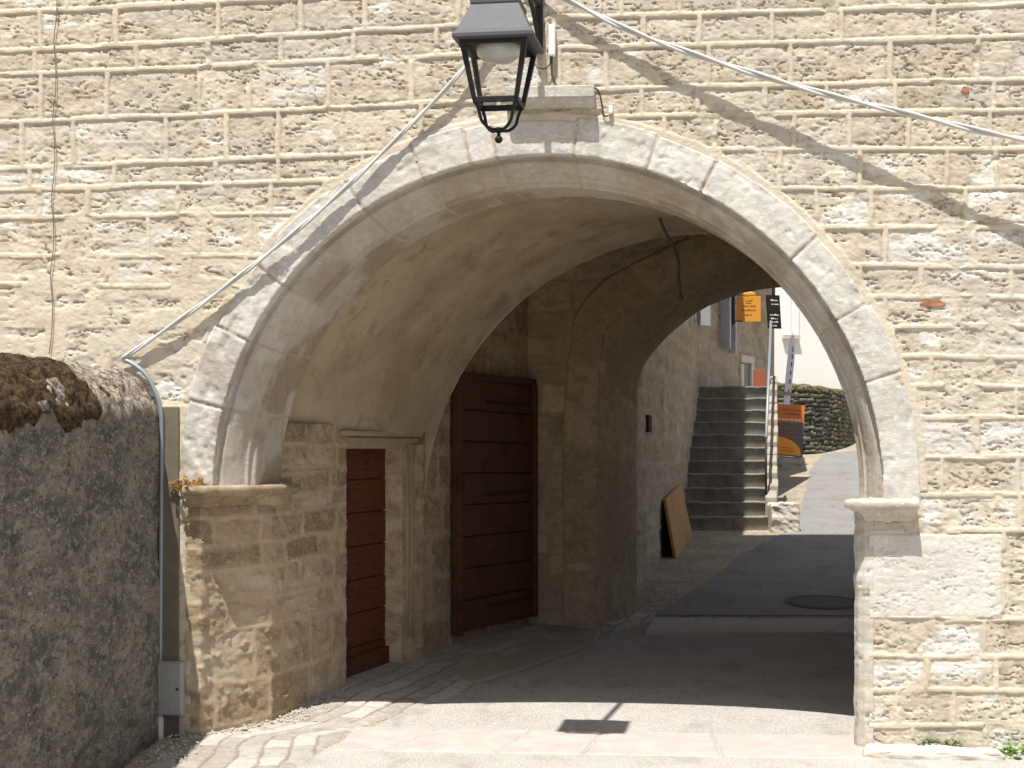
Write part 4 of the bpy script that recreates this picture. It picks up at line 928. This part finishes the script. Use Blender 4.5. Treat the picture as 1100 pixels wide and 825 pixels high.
mb = MB(); yt = sy + run * 11; mb.add([(hw(yt), yt, zb0 + 11 * rise - .01), (sx1 + .5, yt, zb0 + 11 * rise - .01), (5.6, 30.2, zb0 + 11 * rise - .01), (4.9, 30.3, zb0 + 11 * rise - .01), (hw(26.6), 26.6, zb0 + 11 * rise - .01)], [(0, 1, 2, 3, 4)]); mb.build('landing', M['slab'], st)
# cheek wall to the right of the steps
cw0 = Vector((sx1 + .005, sy + .25, 0)); cw1 = Vector((sx1 + .16 * 3.5, sy + 3.55, 0)); cd = (cw1 - cw0).normalized(); cn = Vector((cd.y, -cd.x, 0))
def cheek(tt, side): return cw0 + cd * tt + cn * side
pA = [cheek(0, .0), cheek(0, .17)]; mb = MB(); Lc = (cw1 - cw0).length
topz = lambda tt: zb0 + .45 + (rise / run) * .93 * tt
sl_n = 12
for i in range(sl_n):
    t0, t1 = Lc * i / sl_n, Lc * (i + 1) / sl_n; j = random.uniform(-.012, .012); h0 = topz(t0) + random.uniform(-.02, .04)
    mb.hexa([cheek(t0, 0 + j), cheek(t0, .17 + j), cheek(t1, .17 + j), cheek(t1, 0 + j)], [V((*cheek(t0, 0 + j)[:2], h0)), V((*cheek(t0, .17 + j)[:2], h0)), V((*cheek(t1, .17 + j)[:2], h0 + .10)), V((*cheek(t1, 0 + j)[:2], h0 + .10))])
M['cheekstone'] = plain('grey_rubble', (.33, .30, .25), .9, 0, .35, 7, .9, .2)
mb.build('side_wall', M['cheekstone'], st, bevel=.015)
mb = MB(); q = Vector((5.0, 26.9, 0))
lump_box('foot_block', [(sx1 + .0, sy - .28), (sx1 + .42, sy - .25), (sx1 + .45, sy + .30), (sx1 + .0, sy + .24)], zb0 - .1, zb0 + .40, M['block'], st, 19, .04)
# handrail
hr = thing('handrail', (sx1 + .03, sy + .35, zb0 + .5), 'grey metal handrail on the right edge of the steps', 'handrail')
p0, p1 = P(823, 470, sy + .35), P(828, 346, sy + 3.5)
mb = MB(); mb.tube([p0, p1], .024, 10); mb.ball(p1, .026, 8); mb.build('rail', M['galv'], hr, True)
mb = MB(); mb.tube([p0 + V((0, 0, .01)), V((p0.x, p0.y, zb0 + .2))], .016, 8); mb.build('post', M['iron'], hr, True)
pm = P(826, 366, sy + 3.2); mb = MB(); mb.tube([pm, V((pm.x, pm.y, zb0 + 2.2))], .016, 8); mb.build('post', M['iron'], hr, True)
# leaning board
wd = Vector((.1976, .9803, 0)); wn_ = Vector((.9803, -.1976, 0))
b0_, b1_ = G(725, 600), G(743, 577); t0_, t1_ = P(710, 536, b0_.y + .05), P(728, 521, b1_.y + .05); t0_.x = hw(t0_.y) + .05; t1_.x = hw(t1_.y) + .05
nn = (b1_ - b0_).cross(t0_ - b0_).normalized(); mb = MB(); mb.hexa([b0_ - nn * .02, b1_ - nn * .02, b1_ + nn * .02, b0_ + nn * .02], [t0_ - nn * .02, t1_ - nn * .02, t1_ + nn * .02, t0_ + nn * .02])
tag(mb.build('wooden_board', M['ply'], None, bevel=.006), 'large bare wooden board leaning on the house wall near the steps', 'board')
# manhole cover
mc = G(885, 648); mh = thing('manhole_cover', mc, 'round iron manhole cover in the shaded dark road', 'manhole cover'); mb = MB(); k = 40; vs = []
slope = .0785
for r_, z_ in ((.42, .009), (.42, .016), (.385, .018), (.38, .010), (.36, .010), (.355, .017), (.0, .017)):
    for j in range(k): a = 2 * math.pi * j / k; vs.append((mc.x + r_ * math.cos(a), mc.y + r_ * math.sin(a), float(gz(mc.y)) + slope * r_ * math.sin(a) + z_))
mb.add(vs, [(i * k + j, i * k + (j + 1) % k, (i + 1) * k + (j + 1) % k, (i + 1) * k + j) for i in range(6) for j in range(k)]); M['cast'] = plain('worn_cast_iron', (.10, .097, .093), .8, .1, .25, 20, .4, .2); mb.build('lid', M['cast'], mh)
# hanging signs
def panel(mb, c, r_, u_, w_, h_, t_): c = Vector(c); r_ = Vector(r_); u_ = Vector(u_); n_ = r_.cross(u_); return mb.box(c, r_ * w_ / 2, n_ * t_ / 2, u_ * h_ / 2)
def lines(name, c, r_, u_, n_, rows, m, parent, seed=1, hgt=.022):
    """rows of small illegible lettering: (dx, dy, width)"""
    rng = random.Random(seed); c = Vector(c); r_ = Vector(r_); u_ = Vector(u_); n_ = Vector(n_)
    for dx, dy, wdt in rows:
        mb = MB(); x = dx - wdt / 2
        while x < dx + wdt / 2 - .004:
            lw = rng.uniform(.35, .85) * hgt; lh = hgt * rng.choice([.6, .6, 1.0])
            mb.box(c + r_ * (x + lw / 2) + u_ * (dy + lh / 2) + n_ * .002, r_ * lw * .42, n_ * .002, u_ * lh / 2); x += lw * 1.15 + (hgt * .5 if rng.random() < .2 else 0)
        mb.build(name, m, parent)
Yc = 27.4; c = P(804, 332, Yc); s1 = thing('hanging_sign', c - V((0, 0, .25)), 'amber yellow hanging sign with dark lettering on the house wall', 'sign', 'hanging signs')
rr_ = Vector((1, -.10, 0)).normalized(); uu = Vector((0, 0, 1)); nf = Vector((-.1, -1, 0)).normalized()
pb = panel(MB(), c, rr_, uu, .42, .44, .025).build('panel', M['yellow'], s1, bevel=.004)
lines('lettering', c + nf * .013, rr_, uu, nf, [(.0, .135, .12), (0, .095, .10), (0, .04, .24), (0, -.03, .25), (0, -.11, .14)], M['darkprint'], pb, 2, .028)
mb = MB(); mb.ball(c + V((.01, 0, .255)), 1, 10, (.12, .02, .05)); mb.build('crest', M['yellow'], s1, True)
mb = MB(); xb = P(787, 320, Yc); mb.box(P(787.5, 332, Yc + .05), (.022, 0, 0), (0, .02, 0), (0, 0, .27)); mb.tube([P(788, 345, Yc), P(797, 345, Yc)], .01); mb.tube([P(788, 317, Yc), P(797, 317, Yc)], .01); mb.tube([P(788, 332, Yc), on_b(785, .0, P(788, 332, Yc).z)[0]], .012); mb.build('bracket', M['iron'], s1)
Yk = 29.3; c = P(831, 335, Yk); s2 = thing('hanging_sign', c - V((0, 0, .35)), 'black hanging sign with pale lettering at the house corner', 'sign', 'hanging signs')
rk = Vector((1, .35, 0)).normalized(); nk = Vector((.33, -.94, 0)).normalized(); uk = Vector((-.06, 0, 1)).normalized()
pb = panel(MB(), c, rk, uk, .27, .62, .04).build('panel', M['black'], s2, bevel=.004)
lines('lettering', c - rk.cross(uk) * -.021, rk, uk, rk.cross(uk), [(.02, .20, .16), (.02, .13, .14), (0, -.07, .18), (-.01, -.14, .14), (-.01, -.20, .16), (-.03, -.27, .12)], M['paleprint'], pb, 5, .03)
mb = MB(); mb.tube([c + V((0, 0, .31)), c + V((0, 0, .75))], .03); mb.tube([c + V((0, 0, .70)), V((hbx(30.3), 30.3, c.z + .70))], .025); mb.build('bracket', M['iron'], s2)
# little terracotta board by the house
c = P(816, 405, 26.6); mb = MB(); c = P(816, 406, 27.2); mb.box(c - V((0, 0, .12)), Vector((.095, 0, 0)), Vector((0, .015, 0)), (0, 0, .26))
mb.box(c - V((0, -.06, .12)), Vector((.095, 0, 0)), Vector((0, .012, 0)), (0, 0, .26)); tag(mb.build('sandwich_board', M['terracotta'], None, bevel=.006), 'small orange red board standing at the top of the steps', 'board')
# low mossy street wall
def lw(t): # plan of the curved wall
    return None
wp_ = [(5.05, 26.4), (5.6, 28.6), (6.45, 31.0), (7.5, 33.5), (8.6, 36.5), (9.6, 41)]
wpt = [P(815, 0, 35.6), P(842, 0, 35.8), P(866, 0, 36.1), (P(886, 0, 36.8)), (P(903, 0, 38.4)), P(915, 0, 41.5), P(924, 0, 47)]
pl2 = smooth_path([(p_.x, p_.y, 0) for p_ in wpt], 6)
mw = thing('boundary_wall', (pl2[12].x, pl2[12].y, 1.4), 'low dry stone wall topped with moss beside the upper road', 'wall')
s = np.r_[0, np.cumsum([(b - a).length for a, b in zip(pl2[:-1], pl2[1:])])]; ss = np.arange(0, s[-1], .03); X = np.interp(ss, s, [p_.x for p_ in pl2]); Y = np.interp(ss, s, [p_.y for p_ in pl2])
zt = np.linspace(0, 1, 64); ztop = np.interp(Y, [35.6, 36.1, 38.4, 47], [EYE + 68 / F_PX * 35.6, EYE + 67 / F_PX * 36.1, EYE + 61 / F_PX * 38.4, EYE + 60 / F_PX * 38.4 + .3]); zbt = gz(Y) - .15
tx = np.gradient(X); ty = np.gradient(Y); ln = np.hypot(tx, ty); nx_, ny_ = ty / ln, -tx / ln
q = np.clip(zt * 1.25, 0, 1); over = np.clip((zt - .8) / .2, 0, 1)
offs = -.5 * over - .06 * q; zz_ = np.where(zt < .8, q, 1 + .04 * np.sin(over * math.pi))
pts_ = np.stack([X[:, None] + nx_[:, None] * offs, Y[:, None] + ny_[:, None] * offs, zbt[:, None] + (ztop - zbt)[:, None] * zz_], -1)
A = np.repeat(ss[:, None], 64, 1); B = pts_[..., 2]
dr, dc, sid, idx = masonry(A, B, [(1.4 + .11 * k, 0) for k in range(28)], (.15, .42), 150, .05, .3); d = np.minimum(dr, dc); tone = hsh(sid, sid * 0, 3)
gap = 1 - sst(.008, .028, d + .02 * (fbm(A * 8, B * 8, 2) - .5)); h = -.05 * gap + .05 * (tone - .5) + .05 * (fbm(A * 8, B * 8, 5) - .5)
mossk = sst(.72, .9, zt[None] + .25 * (fbm(A * 3, B * 3, 6) - .5)) * .9 + .4 * sst(.55, .65, fbm(A * 4, B * 2, 7)) ; nrm = normals(pts_)
sg = 1 if (nrm[20, 20, 0] * nx_[20] + nrm[20, 20, 1] * ny_[20]) > 0 else -1
grid('stonework', pts_ + nrm * (h * sg)[..., None], M['drystone'], mw, mask=np.stack([gap, tone, np.clip(mossk, 0, 1)], -1))
# white house behind
wh = thing('white_house', (9, 47, 2.4), 'plain white rendered house with white shutters behind the mossy wall', 'house')
mb = MB(); a, b, c, d_ = (5.5, 44), (17, 47.5), (14.5, 56), (3.5, 52)
mb.prism([a, b, c, d_], 1.5, 11.0); mb.build('wall', M['housewhite'], wh)
mb = MB(); mb.add([(5.1, 43.4, 10.9), (17.6, 47.2, 10.9), (14.8, 56.6, 10.9), (2.9, 52.4, 10.9), (7.5, 49, 13.6), (12.5, 50.6, 13.6)], [(0, 1, 5, 4), (1, 2, 5), (2, 3, 4, 5), (3, 0, 4), (3, 2, 1, 0)]); mb.build('roof', M['roof'], wh)
wd_ = Vector((11.5, 3.5, 0)).normalized(); wnm = Vector((wd_.y, -wd_.x, 0))
def on_w(px_): a_ = (px_ - CX) / F_PX; t = (a_ * 44 - 5.5) / (11.5 - a_ * 3.5); return Vector((5.5 + 11.5 * t, 44 + 3.5 * t, 0))
def w_rect(x0, x1, y0, y1, out, dep):
    p0, p1 = on_w(x0), on_w(x1); Ym = .5 * (p0.y + p1.y); za, zb = P(0, y1, Ym).z, P(0, y0, Ym).z
    return MB().box((p0 + p1) / 2 + wnm * (out - dep / 2) + V((0, 0, (za + zb) / 2)), wd_ * ((p1 - p0).length / 2), wnm * (dep / 2), (0, 0, (zb - za) / 2))
wn = w_rect(843, 853, 312, 361, .01, .04).build('window', M['glassdark'], wh); w_rect(840, 857.5, 361.5, 364, .14, .15).build('sill', M['sillstone'], wn)
w_rect(840.5, 848.9, 313, 360.5, .06, .045).build('shutter', M['shutter_w'], wh, bevel=.01); w_rect(849.3, 857.5, 313, 360.5, .06, .045).build('shutter', M['shutter_w'], wh, bevel=.01)
# poster board on its stand
Yp = 33.2; ps = thing('poster_board', G(850, 490), 'orange and grey poster board standing on a gravel verge', 'poster'); ps.location.y = Yp
ps.location = P(850, 492, Yp)
qd = [P(834, 489, Yp), P(862, 491.5, Yp), P(864.5, 435.5, Yp), P(834, 434, Yp)]; rp = (qd[1] - qd[0]).normalized(); up_ = (qd[3] - qd[0]).normalized(); npv = rp.cross(up_); npv = npv if npv.y < 0 else -npv
def quadp(s, t, o_=0): return qd[0].lerp(qd[1], s).lerp(qd[3].lerp(qd[2], s), t) + npv * o_
def patch(name, s0, s1, t0, t1, o_, m, parent, dep=.004): return MB().hexa([quadp(s0, t0, o_ - dep), quadp(s1, t0, o_ - dep), quadp(s1, t0, o_), quadp(s0, t0, o_)], [quadp(s0, t1, o_ - dep), quadp(s1, t1, o_ - dep), quadp(s1, t1, o_), quadp(s0, t1, o_)]).build(name, m, parent)
pb = patch('panel', 0, 1, 0, 1, 0, M['greyprint'], ps, .02); patch('header', 0, 1, .66, 1, .005, M['orange'], pb)
mb = MB(); vs = [quadp(.02, .03, .005), quadp(.93, .03, .005)]; k = 14
arc = [quadp(.02 + .91 * math.cos(math.pi / 2 * j / k) ** 1.0, .03 + .34 * math.sin(math.pi / 2 * j / k) ** .9, .005) for j in range(k + 1)]
mb.add([quadp(.02, .03, .005)] + arc, [tuple(range(k + 2))]); mb.build('quarter_disc', M['orange2'], pb)
ctr_ = quadp(.5, .7, .007); W_ = (qd[1] - qd[0]).length
lines('lettering', ctr_, rp, up_, npv, [(-0.000, 0.205, 0.384), (0.026, 0.115, 0.333)], M['darkprint'], pb, 3, .04)
lines('heading', ctr_, rp, up_, npv, [(-0.026, -0.006, 0.461)], M['paleprint'], pb, 4, .045)
lines('small_print', quadp(.4, .5, .007), rp, up_, npv, [(0, 0.026, 0.384), (0, -0.051, 0.333), (0, -0.128, 0.358)], M['orange'], pb, 8, .022)
lines('small_print', quadp(.4, .12, .009), rp, up_, npv, [(0, 0.038, 0.282), (0, -0.026, 0.307)], M['orange'], pb, 9, .025)
gy = float(gz(Yp)); mb = MB()
for sx_ in (.12, .88): f0 = quadp(sx_, .02); mb.tube([f0 + V((0, .03, 0)), V((f0.x, f0.y + .03, gz(f0.y) + .02))], .014); mb.tube([V((f0.x, f0.y - .25, gz(f0.y - .25) + .03)), V((f0.x, f0.y + .3, gz(f0.y + .3) + .03))], .016)
mb.tube([quadp(.12, .01) + V((0, .03, -.03)), quadp(.88, .01) + V((0, .03, -.03))], .014); mb.build('stand', M['galv'], ps)
# banner flag
Yb = 34.4; bf = thing('banner_flag', P(843, 470, Yb), 'tall narrow white banner flag with violet lettering behind the poster', 'flag')
edgeL = smooth_path([P(841.5, 440, Yb), P(844, 410, Yb), P(847, 380, Yb), P(850, 360, Yb), P(852, 355.5, Yb)], 6); edgeR = smooth_path([P(848, 440, Yb), P(851, 410, Yb), P(853.5, 385, Yb), P(853.5, 364, Yb), P(853, 356, Yb)], 6)
mb = MB(); n = len(edgeL); fr = [*edgeL, *edgeR]; bk = [p_ + V((0, .008, 0)) for p_ in fr]
mb.add(fr + bk, [(i, n + i, n + i + 1, i + 1) for i in range(n - 1)] + [(2 * n + i, 2 * n + i + 1, 3 * n + i + 1, 3 * n + i) for i in range(n - 1)] + [(i, i + 1, 2 * n + i + 1, 2 * n + i) for i in range(n - 1)] + [(n + i, 3 * n + i, 3 * n + i + 1, n + i + 1) for i in range(n - 1)])
cl = mb.build('cloth', M['banner'], bf)
mb = MB()
for i in range(3, n - 3):
    a, b = edgeL[i], edgeR[i]; d_ = (b - a)
    if i % 2 == 0 and i < n - 9:
        c = a.lerp(b, .62) - V((0, .006, 0)); mb = MB(); mb.box(c, d_ * .11 * random.uniform(.6, 1), (0, .002, 0), (0, 0, .034 + .015 * random.random())); mb.box(c + d_ * .07 + V((0, 0, .01)), d_ * .035, (0, .002, 0), (0, 0, .05)); mb.build('letter', M['blueprint'], cl)
mb = MB(); mb.tube([p_ + V((0, .02, 0)) for p_ in edgeL] , .008, 7); pbt = edgeL[0]; mb.tube([pbt, V((pbt.x - .03, pbt.y, gz(pbt.y)))], .014, 7); mb.build('pole', M['white'], bf, True)
